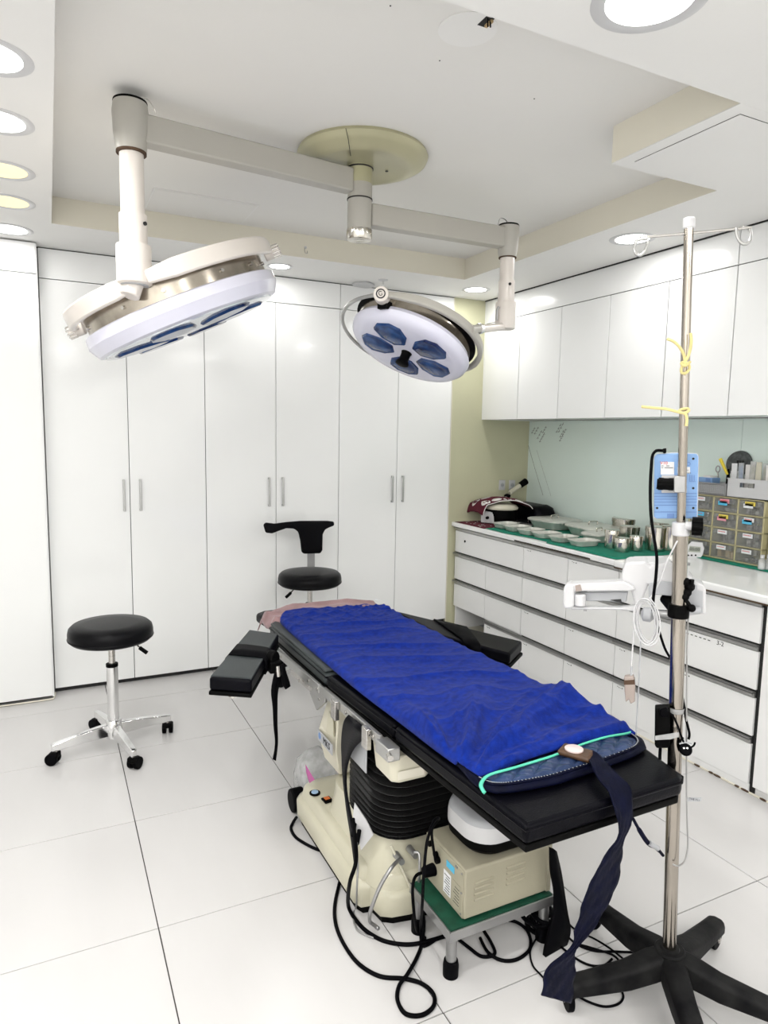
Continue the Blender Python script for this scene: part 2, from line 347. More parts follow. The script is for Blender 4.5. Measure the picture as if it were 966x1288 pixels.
# power outlets on the olive wall
for u, lab in ((631, 'white power outlet on olive wall, left of the pair'), (643.5, 'white power outlet on olive wall, right of the pair')):
    q = aty(u, 610, 3.975); t = thing('wall_outlet', q, lab, 'outlet', 'power outlets on the olive wall')
    MB().box(q.x - .026, q.x + .026, 3.967, 3.975, q.z - .036, q.z + .036).build('cover_plate', 'whitep', t, bevel=.003)
    MB().lathe([(.015, 0), (.015, -.002)], q + Vector((0, -.008, 0)), (0, 1, 0)).build('socket_face', 'greyp', t)
    MB().cyl(q + Vector((-.006, -.011, 0)), q + Vector((-.006, -.012, 0)), .002, n=8).cyl(q + Vector((.006, -.011, 0)), q + Vector((.006, -.012, 0)), .002, n=8).build('pin_hole', 'gap', t)

# ================================================================== WARDROBES
YF = 3.985
def handle(p, L=.175):
    x, z = p; m = MB()
    m.box(x - .006, x + .006, YF - .036, YF - .029, z - L / 2, z + L / 2)
    m.box(x - .006, x + .006, YF - .032, YF - .018, z + L / 2 - .012, z + L / 2).box(x - .006, x + .006, YF - .032, YF - .018, z - L / 2, z - L / 2 + .012)
    return m
def wardrobe(x0, xm, x1, z0, lab, hx):
    t = thing('wardrobe', ((x0 + x1) / 2, YF + .01, 0), lab, 'wardrobe', 'white built-in wardrobes along the back wall')
    g = .0017
    MB().box(x0, x1, YF + .004, YF + .03, .0, 2.335).build('carcass', 'gap', t)
    MB().box(x0 + g, x1 - g, YF - .018, YF + .004, 2.192, 2.338).build('header_panel', 'gloss', t, bevel=.001)
    for a, b, h in ((x0, xm, hx[0]), (xm, x1, hx[1])):
        d = MB().box(a + g, b - g, YF - .018, YF + .004, z0, 2.188).build('door', 'gloss', t, bevel=.0012)
        handle((h, 1.073)).build('handle', 'rail', d, bevel=.002)
    if x1 > 2.4: MB().box(x1, 2.461, YF - .018, 3.974, .0, 2.338).build('end_panel', 'cream', t)
wardrobe(-.018, .392, .808, .026, 'white two-door wardrobe behind the round stool, left of the three', (.360, .446))
wardrobe(.808, 1.227, 1.637, .026, 'white two-door wardrobe, middle of the three, behind the backrest stool', (1.182, 1.268))
wardrobe(1.637, 2.049, 2.455, .150, 'white two-door wardrobe beside the olive wall, under the round lamp', (2.014, 2.092))

t = thing('tall_cabinet', (-.6, 3.93, 0), 'white gloss tall cabinet standing proud at the left picture edge', 'cabinet')
MB().box(-1.69, -.030, 3.892, 4.015, .015, 2.335).build('carcass', 'gap', t)
MB().box(-1.69, -.028, 3.874, 3.892, 2.192, 2.338).build('header_panel', 'gloss', t, bevel=.001)
for a, b in ((-.86, -.028), (-1.69, -.863)): MB().box(a, b, 3.874, 3.892, .022, 2.188).build('door', 'gloss', t, bevel=.0012)
MB().box(-.030, -.0215, 3.880, 4.015, .014, 2.338).build('side_panel', 'gloss', t)
MB().tube([(-1.6, 3.872, .006), (-.3, 3.869, .006), (-.06, 3.868, .006), (-.025, 3.885, .006), (-.018, 3.96, .006)], .004, smooth=5).build('sealant_bead', 'cream', t)

# ================================================================== WALL CABINETS (right)
XU, ZB = 2.71, 1.541
ys = [3.964, 3.577, 3.19, 2.806, 2.423, 2.058, 1.665, 1.27]
UL = ['white wall cabinet door in the far corner beside the olive wall', 'white wall cabinet door, second from the far corner', 'white wall cabinet door, third from the far corner',
      'white wall cabinet door, fourth from the far corner', 'white wall cabinet door behind the top of the drip stand', 'white wall cabinet door at the right picture edge', 'white wall cabinet door just outside the right picture edge']
for i in range(7):
    a, b = ys[i + 1], ys[i]; g = .0026
    t = thing('wall_cabinet', (XU + .2, (a + b) / 2, ZB), UL[i], 'cabinet', 'white wall cabinets above the worktop')
    MB().box(XU + .018, 3.138, a + .0005, b - .0005, ZB + .004, ZS - .006).build('carcass', 'gloss', t)
    MB().box(XU, XU + .0175, a + g, b - g, ZB, 2.187).build('door', 'gloss', t, bevel=.0012)
    MB().box(XU, XU + .0175, a + (g if i in (4, 5) else .0), b - (g if i in (5,) else .0), 2.191, 2.338).build('header_panel', 'gloss', t)
    if i == 0: MB().box(XU, 3.138, b, 3.9745, ZB, ZS - .006).build('filler_panel', 'gloss', t)
    MB().box(XU + .010, XU + .0185, a + .001, b - .001, ZB + .006, 2.336).build('door_gap', 'gap', t)
# ================================================================== BACK-PAINTED GLASS SPLASHBACK
t = thing('glass_splashback', (3.13, 2.6, .84), 'mint green glass splashback with handwritten notes above the worktop', 'splashback')
gy = [1.0, 2.05, 3.975]
for a, b in ((1.0, 2.279), (2.281, 3.974)): MB().box(3.126, 3.136, a, b, .838, ZB).build('glass_panel', 'glassw', t)
nt = MB()
def stroke(u0, v0, u1, v1, r=.0012):
    nt.tube([atx(u0, v0, 3.1255), atx(u1, v1, 3.1255)], r, n=4)
random.seed(3)
for (u, v, n, L) in ((671, 541, 3, 8), (675, 541, 3, 10), (679, 546, 3, 12), (682, 550, 4, 12), (685, 540, 3, 9), (703, 538, 3, 12), (706, 537, 3, 13), (707, 545, 3, 10), (710, 543, 3, 9), (706, 551, 3, 8)):
    for k in range(n):
        s = k / n; du = L * .55 * (s - .5); dv = -L * 1.0 * (s - .5)
        uu, vv = u + du, v + dv
        stroke(uu, vv, uu + L * .13, vv - L * .24)
        stroke(uu + .6, vv - 1.6, uu + 1.9, vv - .4, .0008); stroke(uu - .6, vv - .9, uu + .7, vv + .2, .0008)
nt.build('handwriting', 'ink', t)
nt = MB(); stroke(664.5, 560, 673, 590, .0012); stroke(673, 590, 683, 623, .0010); nt.build('long_crack', 'crackg', t)
nt = MB(); stroke(675, 566, 693, 624, .0005); nt.build('faint_crack', 'crackg', t)

# ================================================================== BASE CABINETS
XC = 2.517; rows = [(.803, .780), (.622, .599), (.430, .403), (.237, .208)]
def rail(t, a, b, z, nm='rail_handle'):
    m = MB(); m.box(XC - .016, XC + .004, a, b, z - .006, z); m.box(XC - .004, XC + .004, a, b, z - .024, z - .004); m.box(XC - .016, XC - .013, a, b, z - .012, z - .002)
    return m.build(nm, 'rail', t)
def base(y0, y1, cols, lab, skip=(), wide_top=False):
    t = thing('base_cabinet', (XC + .3, (y0 + y1) / 2, 0), lab, 'cabinet', 'white drawer cabinets under the worktop')
    lo = .24 if (len(cols) > 2) else .03
    MB().box(XC + .012, 3.12, y0 + .001, y1 - .001, lo, .80).build('carcass', 'gap', t)
    if lo > .1:
        MB().box(XC + .012, 3.12, y0 + .001, cols[1] - .002, .03, .24).box(XC + .012, 3.12, y1 - .018, y1 - .002, .0, .24).build('lower_carcass', 'gloss2', t)
    MB().box(XC + .006, XC + .012, y0, y1 if lo < .1 else cols[1], .0, .036).build('plinth', 'gloss2', t)
    zt = [.779, .597, .404, .211]; zb = [.628, .436, .242, .037]
    for r in range(4):
        cc = [cols[0], cols[-1]] if (wide_top and r == 0) else cols
        for k in range(len(cc) - 1):
            a, b = cc[k], cc[k + 1]
            if (r, k) in skip: continue
            d = MB().box(XC, XC + .016, a + .0018, b - .0018, zb[r], zt[r] - .004).build('drawer_front', 'gloss2', t, bevel=.001)
            h = rail(d, a + .0015, b - .0015, zt[r] + .024)
            if r == 0 and wide_top:
                MB().lathe([(.008, 0), (.008, -.003), (.005, -.004)], (XC, 3.84, .715), (1, 0, 0)).build('lock', 'black', d)
            # pencilled label at the top far corner of the drawer
            if (r + k + int(y0 * 10)) % 2 == 0 and not wide_top or r == 3:
                s = MB(); yy = b - .03
                for q in range(4): s.box(XC - .0006, XC, yy - .010 * q - .007, yy - .010 * q - .001, zt[r] - .016 - .003 * (q % 2), zt[r] - .0135 - .002 * (q % 3))
                s.build('pencil_note', 'crackg', d)
    return t
base(3.206, 3.965, [3.206, 3.586, 3.965], 'white drawer cabinet in the corner with a lock and an open bottom bay', skip=((3, 1),), wide_top=True)
base(2.817, 3.205, [2.817, 3.205], 'white four-drawer cabinet right of the locked corner one')
base(2.447, 2.816, [2.447, 2.816], 'white four-drawer cabinet behind the white scanner handle')
base(2.068, 2.446, [2.068, 2.446], 'white four-drawer cabinet left of the drip stand pole')
t5 = base(1.688, 2.067, [1.688, 2.067], 'white four-drawer cabinet right of the drip stand pole')
text('3-2', .026, 'ink', (XC - .0006, 1.862, .578), (0, -1, 0), (0, 0, 1), t5, 'drawer_number')
s = MB()
for q in range(6): s.box(XC - .0006, XC, 2.02 - .022 * q, 2.032 - .022 * q, .575, .579)
s.build('pencil_note', 'crackg', t5)
t = thing('base_cabinet', (XC + .3, 1.4, 0), 'white plain-door cabinet at the right picture edge', 'cabinet')
MB().box(XC + .020, 3.12, 1.0, 1.672, .0, .80).build('carcass', 'gloss2', t)
MB().box(XC, XC + .018, 1.0, 1.668, .035, .79).build('door', 'gloss2', t, bevel=.001)
MB().box(XC + .012, XC + .02, 1.668, 1.687, .0, .80).build('side_gap', 'gap', t)
# worn sealant along the cabinet feet
s = MB(); pts = [Vector((XC + .004 + .003 * noise.noise(Vector((y * 9, 0, 0))), y, .003)) for y in [1.0 + .06 * k for k in range(37)]]
s.tube(pts, .0045, n=6); struct(s.build('trim_3', 'cream'))
s = MB()
for y in (1.70, 1.735, 1.83, 1.86, 1.93, 1.62, 1.3, 1.42): s.ball((XC + .002, y, .004), .006, 8, (1, 2.2 + (y * 7 % 1) * 2, .7))
struct(s.build('trim_4', 'dirt'))
# corner bay: ivory carton and tape on the floor of the open bay
t = thing('storage_carton', (2.72, 3.77, 0), 'ivory carton pushed into the open bottom bay of the corner cabinet', 'carton')
MB().box(2.58, 2.86, 3.62, 3.90, .0, .09).build('carton_body', 'medic', t, bevel=.006)
MB().box(2.70, 2.74, 3.619, 3.901, .088, .0915).build('tape_strip', 'greyp', t)
# worktop
t = thing('worktop', (2.82, 2.7, .82), 'white worktop running along the splashback over the drawer cabinets', 'worktop')
MB().box(2.487, 3.125, 2.436, 3.972, .806, .8345).build('far_slab', 'gloss2', t, bevel=.003)
MB().box(2.487, 2.4915, 2.62, 3.26, .8065, .815).build('chipped_edge', 'dirt', t)
MB().box(2.462, 3.125, 1.0, 2.434, .806, .8395).build('near_slab', 'gloss', t, bevel=.008, seg=3)
MB().box(2.466, 2.474, 1.0, 2.434, .800, .8065).build('edge_band', 'dirt', t)
# ================================================================== SURGICAL LIGHTS
CX, CY = 1.07, 2.414
t = thing('surgical_light_mount', (CX, CY, ZT), 'yellowed round ceiling canopy and post carrying both surgical lights', 'ceiling mount')
MB().lathe([(.236, 0), (.242, -.012), (.236, -.026), (.222, -.034), (.19, -.046), (.165, -.050), (.16, -.048)], (CX + .01, CY, ZT), n=64).build('canopy', 'lampy', t)
s = MB(); s.tube([fl(435, 158, ZT - .006) + Vector((0, 0, -.008)), fl(438, 175, ZT - .045), fl(441, 196, ZT - .052)], .0012, n=5); s.build('canopy_seam', 'gap', t)
MB().cyl((CX + .10, CY - .02, ZT - .0505), (CX + .10, CY - .02, ZT - .052), .006, n=12).build('canopy_screw', 'gap', t)
MB().lathe([(.046, 0), (.046, -.09)], (CX, CY, ZT - .02), n=32).build('post', 'lampy', t)
MB().lathe([(.049, 0), (.049, -.004)], (CX, CY, 2.409), n=32).lathe([(.0475, 0), (.0475, -.004)], (CX, CY, 2.300), n=32).build('seal_ring', 'gap', t)
MB().lathe([(.0455, 0), (.0455, -.104)], (CX, CY, 2.405), n=32).build('upper_bearing', 'lampg', t)
MB().lathe([(.045, 0), (.045, -.108), (.047, -.11)], (CX, CY, 2.297), n=32).build('lower_bearing', 'lampg', t)
MB().lathe([(.048, 0), (.048, -.026), (.044, -.036), (.030, -.040), (.02, -.036)], (CX, CY, 2.190), n=32).build('end_cap', 'silver', t)
def arm(t, A, B, zt, zb, half0, half1):
    d = (Vector(B) - Vector(A)).normalized(); s = Vector((-d.y, d.x)); A = Vector(A) + d * .040; B = Vector(B) - d * .03
    ring = lambda P, h, e: [Vector((*(P + s * h), zb + e)), Vector((*(P - s * h), zb + e)), Vector((*(P - s * h), zt - e)), Vector((*(P + s * h), zt - e))]
    return MB().loft([ring(A, half0, 0), ring(B, half1, 0)]).build('arm', 'lampg', t, bevel=.006, seg=3)
# left light
LX, LY = .260, 2.327
t = thing('surgical_light', (LX, LY, 2.43), 'large surgical light on the left arm, seen edge-on with a beige half-ring yoke', 'surgical light', 'ceiling surgical lights')
arm(t, (CX, CY), (LX, LY), 2.398, 2.315, .026, .030)
MB().lathe([(.050, 0), (.054, -.03), (.052, -.085), (.046, -.135), (.044, -.145)], (LX, LY, 2.428), n=36).build('arm_joint', 'lampg', t)
cp = MB().lathe([(.050, .004), (.051, 0), (.050, -.004)], (LX, LY, 2.428), n=36).build('joint_cap', 'black', t)
MB().tube([Vector((LX, LY, 2.43)) + Vector(d) for d in ((.02, -.03, .004), (.045, -.034, .006), (.066, -.034, -.018), (.07, -.03, -.03))], .0015, n=6, smooth=4).build('cap_wire', 'steel', cp)
MB().lathe([(.045, 0), (.045, -.007)], (LX, LY, 2.286), n=36).build('rust_ring', 'dirt', t)
MB().lathe([(.036, 0), (.036, -.19)], (LX, LY, 2.283), n=32).build('drop_tube', 'lampw', t)
MB().lathe([(.042, 0), (.042, -.095)], (LX, LY, 2.100), n=32).build('upper_sleeve', 'lampw', t)
MB().cyl((LX + .030, LY - .032, 2.07), (LX + .033, LY - .036, 2.07), .006, n=12).build('set_screw', 'gap', t)
lw = MB().lathe([(.052, 0), (.053, -.004), (.053, -.115), (.046, -.120)], (LX, LY, 2.008), n=36).build('lower_sleeve', 'lampw', t)
MB().lathe([(.043, 0), (.043, -.003)], (LX, LY, 1.888), n=24).build('sleeve_plate', 'greyp', lw)
C = Vector((.456, 2.641, 1.888)); n_ = Vector((.407, -.02, -.913)).normalized(); vd = (C - CAM).normalized()
a_ = n_.cross(vd).normalized(); a_ = a_ if a_.dot(CR) > 0 else -a_
b_ = n_.cross(a_); b_ = b_ if b_.dot(vd) > 0 else -b_
def rp(C, a, b, R, deg, n=None, h=0.): return C + a * R * math.cos(math.radians(deg)) + b * R * math.sin(math.radians(deg)) + (n * h if n else Vector())
def band(C, a, b, n, R, d0, d1, w, h, k=40, taper=0):
    """curved bar of rectangular section along an arc; w across, h along the axis"""
    rings = []
    for i in range(k + 1):
        d = d0 + (d1 - d0) * i / k; q = 1.0
        if taper: q = 1 - taper * max(0, abs(i / k - .5) * 2 - .7) / .3
        rings.append([rp(C, a, b, R + sx * w / 2, d, n, sy * h / 2 * q) for sx, sy in ((-1, -1), (1, -1), (1, 1), (-1, 1))])
    return MB().loft(rings)
RY, YH = .378, -.078
angT = math.degrees(math.atan2((Vector((LX, LY, 1.861)) - C).dot(b_), (Vector((LX, LY, 1.861)) - C).dot(a_)))
y1 = band(C, a_, b_, n_, RY, -188, angT + 4, .024, .058, taper=.3).build('yoke', 'lampw', t, bevel=.006)
y1.modifiers[0].angle_limit = 1.0
y1.matrix_basis = Matrix.Translation(n_ * YH)
y2 = band(C, a_, b_, n_, RY, angT + 9, -8, .024, .058, taper=.3).build('yoke', 'lampw', t, bevel=.006)
y2.matrix_basis = Matrix.Translation(n_ * YH)
Tq = rp(C, a_, b_, RY, angT, n_, YH)
MB().cyl(Tq - Vector((0, 0, .035)), (LX, LY, 1.90), .030, n=24).build('yoke_hub', 'lampw', t, bevel=.004)
for dg in (-188, -8):
    P = rp(C, a_, b_, RY + .012, dg, n_, YH + .01); o = (P - C - n_ * (YH + .01)).normalized()
    k = MB().cyl(P - o * .035 + n_ * .01, P + o * .022 + n_ * .01, .024, .022, 20).build('pivot_knob', 'lampw', t, bevel=.004)
    g = MB()
    for q in range(10):
        an = 2 * PI * q / 10; v1 = n_; v2 = o.cross(n_); g.cyl(P + n_ * .01 + (v1 * math.cos(an) + v2 * math.sin(an)) * .021 - o * .002, P + n_ * .01 + (v1 * math.cos(an) + v2 * math.sin(an)) * .021 + o * .026, .0035, n=6)
    g.build('knob_grip', 'steel', k)
NL = -n_     # lathe axis points up the back of the head
MB().lathe([(.09, .125), (.18, .122), (.30, .105), (.338, .085), (.345, .062)], C, NL, n=72).build('back_dome', 'lampw', t)
MB().lathe([(.338, .063), (.338, .002)], C, NL, n=72, cap=False).build('chrome_band', 'chromeband', t)
MB().lathe([(.332, .052), (.332, .006)], C, NL, n=48).build('inner_drum', 'gap', t)
sc = MB()
for dg in (-160, -120, -95, -60, -35, -15):
    P = rp(C, a_, b_, .338, dg, n_, -.03); sc.cyl(P, P + (P - C).normalized() * .008, .006, n=10)
sc.build('band_screw', 'steel', t)
MB().lathe([(.33, .004), (.352, .004), (.360, 0), (.363, -.034), (.342, -.072), (.325, -.078)], C, NL, n=80).build('housing', 'lampv', t, ang=22)
fc = MB().lathe([(.325, -.0775), (.322, -.083), (.05, -.094), (.0, -.095)], C, NL, n=80).build('light_face', 'lensclear', t)
for k in range(6):
    d0 = k * 60 + 12; m = MB(); cc = rp(C, a_, b_, .19, d0, n_, .088)
    out = [(.085, 0), (.075, .05), (.02, .085), (-.05, .07), (-.085, .0), (-.05, -.07), (.02, -.085), (.075, -.05)]
    er = (cc - C - n_ * .094).normalized(); et = n_.cross(er)
    m.prism([cc + er * x * 1.25 + et * y - n_ * .002 for x, y in out], [cc + er * x * 1.1 + et * y * .9 + n_ * .008 for x, y in out]); m.build('lens', 'lens', fc, bevel=.002)

# right light
RX, RYY = 1.742, 2.405
t = thing('surgical_light', (RX, RYY, 2.30), 'smaller surgical light on the right arm, face down with five blue lenses', 'surgical light', 'ceiling surgical lights')
arm(t, (CX, CY), (RX, RYY), 2.288, 2.208, .026, .026)
MB().lathe([(.044, 0), (.045, -.04), (.040, -.10), (.036, -.122)], (RX, RYY, 2.296), n=36).build('arm_joint', 'lampg', t)
cp = MB().lathe([(.042, .005), (.044, 0), (.043, -.005)], (RX, RYY, 2.298), n=36).build('joint_cap', 'black', t)
MB().tube([Vector((RX, RYY, 2.30)) + Vector(d) for d in ((.0, .0, .004), (-.02, -.002, .022), (-.05, -.008, .02), (-.06, -.01, -.006))], .0015, n=6, smooth=5).build('cap_wire', 'steel', cp)
MB().lathe([(.037, 0), (.037, -.004)], (RX, RYY, 2.174), n=30).build('rust_ring', 'dirt', t)
MB().lathe([(.030, 0), (.030, -.10)], (RX, RYY, 2.172), n=30).build('drop_tube', 'lampw', t)
MB().lathe([(.0345, 0), (.0345, -.095)], (RX, RYY, 2.078), n=30).build('upper_sleeve', 'lampw', t)
MB().cyl((RX - .008, RYY - .033, 2.06), (RX - .008, RYY - .037, 2.06), .006, n=12).build('set_screw', 'gap', t)
lw = MB().lathe([(.041, 0), (.042, -.004), (.042, -.108), (.036, -.112)], (RX, RYY, 1.992), n=36).build('lower_sleeve', 'lampw', t)
C2 = Vector((1.357, 2.525, 1.831)); n2 = Vector((-.38, -.19, -.905)).normalized()
d2 = (C2 - CAM).normalized(); a2 = n2.cross(d2).normalized(); a2 = a2 if a2.dot(CR) > 0 else -a2
b2 = n2.cross(a2); b2 = b2 if b2.dot(d2) > 0 else -b2
def proj(P):
    d = P - CAM; z = d.dot(CW); return (483 + FOC * d.dot(CR) / z, 644 - FOC * d.dot(CU) / z)
def angpx(C, a, b, R, u, v):
    return min(range(-180, 180), key=lambda g: (lambda q: (q[0] - u) ** 2 + (q[1] - v) ** 2)(proj(rp(C, a, b, R, g))))
RR = .294
gS = angpx(C2, a2, b2, RR, 600, 408); gK = angpx(C2, a2, b2, RR, 480, 377); gB = angpx(C2, a2, b2, RR, 585, 467)
if gK > gS: gK -= 360
if gB < gS: gB += 360
band(C2, a2, b2, n2, RR, gK, gB, .020, .034, k=60, taper=.5).build('yoke', 'lampg', t, bevel=.006)
MB().tube([rp(C2, a2, b2, RR, gB + (gK + 360 - gB) * i / 40) for i in range(41)], .0075, n=8).build('guard_rail', 'rail', t)
Ps = rp(C2, a2, b2, RR, gS); J = Vector((RX, RYY, 1.893)); dj = (J - Ps).normalized()
MB().cyl(Ps, Ps + dj * .075, .018, .016, 18).build('yoke_stem', 'lampg', t)
MB().cyl(Ps + dj * .065, Ps + dj * .088, .021, n=14).build('swivel_joint', 'chrome', t, bevel=.002)
MB().cyl(Ps + dj * .085, J, .016, n=16).build('swivel_arm', 'lampw', t)
MB().tube([J + Vector((-.05, -.01, .02)), J + Vector((-.052, -.012, .06)), J + Vector((-.044, -.012, .075))], .005, n=6).build('release_lever', 'satin', t)
C = Vector((1.344, 2.524, 1.775)); n_ = Vector((-.451, -.107, -.886)).normalized(); vd = (C - CAM).normalized(); NL = -n_
a_ = n_.cross(vd).normalized(); a_ = a_ if a_.dot(CR) > 0 else -a_
b_ = n_.cross(a_); b_ = b_ if b_.dot(vd) > 0 else -b_
MB().lathe([(.0, .165), (.10, .160), (.19, .138), (.235, .112), (.258, .104), (.260, .096)], C, NL, n=64).build('back_dome', 'lampw', t)
MB().lathe([(.250, .098), (.261, .096), (.262, .089), (.250, .086)], C, NL, n=64).build('gasket', 'rubber', t)
MB().lathe([(.246, .090), (.246, .040)], C, NL, n=64).build('chrome_band', 'chromeband', t)
MB().lathe([(.249, .046), (.257, .030), (.252, .012), (.236, -.004), (.20, -.010), (.05, -.014), (.0, -.014)], C, NL, n=72).build('housing', 'lampv', t)
cn = []
for k, (u, v) in enumerate(((490.9, 419), (537, 440.6), (547, 463.7), (509, 458.8), (474.3, 432.3))):
    r = ray(u, v); O = C + n_ * .012; q = CAM + r * ((O - CAM).dot(n_) / r.dot(n_)); cn.append(q)
cc = sum(cn, Vector()) / 5
for k, q in enumerate(cn):
    er = (q - cc).normalized(); et = n_.cross(er); q = cc + er * .118
    out = [(.082, -.030), (.082, .030), (.052, .067), (-.012, .064), (-.062, .028), (-.062, -.028), (-.012, -.064), (.052, -.067)]
    L_ = MB().prism([q + er * x + et * y - n_ * .004 for x, y in out], [q + er * x * .93 + et * y * .93 + n_ * .006 for x, y in out]).build('lens', 'lens', t, bevel=.002)
    MB().prism([q + er * x * .78 + et * y * .72 + n_ * .0055 for x, y in out], [q + er * x * .7 + et * y * .62 + n_ * .0075 for x, y in out]).build('lens_facet', 'lens', L_)
MB().lathe([(.024, .0), (.020, .010), (.020, .036), (.027, .048), (.028, .055), (.022, .058)], cc, n_, n=28).build('centre_handle', 'black', t)
P = rp(C2, a2, b2, RR - .004, gK); o = (-vd * .9 - CR * .1 + CU * .15).normalized()
kb = MB().cyl(P - o * .02, P + o * .03, .031, .029, 28).build('pivot_knob', 'lampw', t, bevel=.004, seg=3)
MB().lathe([(.018, 0), (.018, .002), (.014, .002), (.014, 0)], P + o * .0305, o, n=28, cap=False).build('knob_emblem', 'ink', kb)
MB().tube([P + o * .0315 + Vector(CR) * x + Vector(CU) * y for x, y in ((.004, .007), (-.005, .008), (-.007, 0), (-.002, -.007), (.005, -.004), (.003, .001))], .0012, n=5, smooth=4).build('knob_mark', 'ink', kb)
MB().box(-.03, .03, -.02, .02, -.015, .015, Matrix.Translation(P + Vector((.03, .03, -.03))) @ Matrix.Rotation(.6, 4, 'Z')).build('pivot_bracket', 'black', t, bevel=.003)

# ================================================================== OPERATING TABLE
def TZ(y): return .612 + .033 * (2.2 - y)
def tilt(p): return Vector((p.x, p.y, p.z + TZ(p.y)))
t = OT = thing('operating_table', (1.07, 1.95, 0), 'black padded operating table on an ivory pedestal with black bellows', 'operating table')
def pad(name, pts, z0, z1, m, bev=.012, par=None, sub=0):
    return MB().poly(pts, z0, z1).map(tilt).build(name, m, par or OT, bevel=bev, seg=3)
foot = [(.842, 1.026), (1.296, 1.030), (1.322, 1.05), (1.372, 1.25), (1.385, 1.598), (.833, 1.598)]
seat = [(.833, 1.606), (1.385, 1.606), (1.40, 2.08), (.820, 2.08)]
back = [(.820, 2.088), (1.40, 2.088), (1.41, 2.80), (1.36, 2.86), (.885, 2.865), (.836, 2.80)]
p = pad('leg_section_pad', foot, -.044, .0, 'leather', .012)
p = pad('seat_section_pad', seat, -.044, .0, 'leather', .012)
p = pad('back_section_pad', back, -.044, .0, 'greyleather', .014)
pad('head_section_pad', [(.868, 2.872), (1.39, 2.872), (1.395, 3.08), (1.35, 3.12), (.90, 3.12), (.852, 3.08)], -.050, -.004, 'leather', .014)
# piped seams and stitched lower boards of every section
def inset(pts, d):
    cx = sum(p[0] for p in pts) / len(pts); cy = sum(p[1] for p in pts) / len(pts)
    return [(p[0] + (d if p[0] < cx else -d), p[1] + (d if p[1] < cy else -d)) for p in pts]
for pts in (foot, seat, back):
    b = MB().poly(inset(pts, .004), -.062, -.046).map(tilt).build('section_board', 'black', OT, bevel=.003)
s = MB()
for pts in (foot, seat, back):
    q = [tilt(Vector((x, y, -.010))) for x, y in inset(pts, -.0008)]; s.tube(q, .0025, n=6, closed=True)
s.build('seam_piping', 'leather', OT)
# thin grey overlay on the near edge of the back section
MB().poly([(.822, 2.10), (1.38, 2.10), (1.40, 2.80), (1.36, 2.85), (.89, 2.855), (.84, 2.80)], .001, .012).map(tilt).build('overlay_pad', 'greyleather', OT, bevel=.006, seg=3)
# metal under-frame and side rails
f = MB(); f.box(.90, 1.33, 1.12, 1.58, -.078, -.063); f.box(.88, 1.34, 1.62, 2.75, -.082, -.063)
f.map(tilt).build('under_frame', 'satin', OT, bevel=.003)
def railp(y0, y1, z0, z1, x0=.800, x1=.812, nm='side_rail', m='rail'): return MB().box(x0, x1, y0, y1, z0, z1).map(tilt).build(nm, m, OT, bevel=.0015)
for sx in (0, 1):
    o = .612 if sx else 0
    railp(1.625, 2.065, -.064, -.034, .800 + o, .812 + o); railp(2.105, 2.66, -.070, -.038, .800 + o, .812 + o)
railp(2.085, 2.42, -.098, -.071, .806, .818, 'rail_plate', 'steel')
MB().prism([tilt(Vector((x, y, z))) for x, y, z in ((.803, 2.05, -.04), (.803, 2.14, -.04), (.803, 2.20, -.10), (.803, 2.13, -.14), (.803, 2.05, -.085))], [tilt(Vector((x, y, z))) for x, y, z in ((.812, 2.05, -.04), (.812, 2.14, -.04), (.812, 2.20, -.10), (.812, 2.13, -.14), (.812, 2.05, -.085))]).build('hinge_plate', 'rail', OT, bevel=.002)
s = MB()
for y, z in ((2.11, -.055), (2.09, -.085), (2.30, -.085), (2.52, -.055), (2.20, -.055), (1.66, -.05), (1.86, -.05)):
    q = tilt(Vector((.799, y, z))); s.cyl(q, q - Vector((.003, 0, 0)), .006, n=10)
s.build('rail_bolt', 'steel', OT)
c = MB().box(.788, .826, 1.545, 1.625, -.078, -.040).map(tilt).build('rail_clamp', 'rail', OT, bevel=.003)
q = tilt(Vector((.79, 1.545, -.055))); MB().cyl(q, q + Vector((-.004, -.02, 0)), .008, n=12).build('clamp_bolt', 'steel', c)
q = tilt(Vector((.80, 1.72, -.045)))
for y in (1.69, 1.93):
    q = tilt(Vector((.795, y, -.05))); MB().box(q.x - .012, q.x + .004, q.y - .018, q.y + .018, q.z - .045, q.z + .018).build('rail_bracket', 'steel', OT, bevel=.002)
# control box of the column, with its plate
cb = [(.848, 2.02, .50), (.838, 2.00, .36), (.862, 2.01, .262), (.848, 2.19, .262), (.836, 2.20, .36), (.846, 2.12, .50)]
L = [Vector(v) for v in ((.846, 2.035, .515), (.834, 2.035, .36), (.858, 2.05, .262), (.858, 2.19, .262), (.834, 2.205, .36), (.846, 2.13, .515))]
R_ = [Vector((1.02, v.y + (.012 if v.y > 2.1 else 0), v.z)) for v in L]
CBX = MB().prism(L, R_).build('control_box', 'medic', OT, bevel=.007, seg=3)
MB().prism([Vector(v) for v in ((.8365, 2.055, .46), (.836, 2.05, .40), (.836, 2.12, .40), (.838, 2.10, .48))], [Vector(v) for v in ((.842, 2.06, .455), (.842, 2.055, .405), (.842, 2.115, .405), (.842, 2.10, .475))]).build('box_relief', 'medic2', CBX)
pl = MB().box(.8322, .8345, 2.052, 2.19, .338, .376).build('maker_plate', 'greyp', CBX)
MB().lathe([(.012, 0), (.012, .0008)], (.8318, 2.172, .358), (1, 0, 0), n=20).build('plate_emblem', 'bluepd', CBX)
text('MKS', .034, 'ink', (.8315, 2.105, .357), (0, -1, 0), (0, 0, 1), CBX, 'plate_lettering')
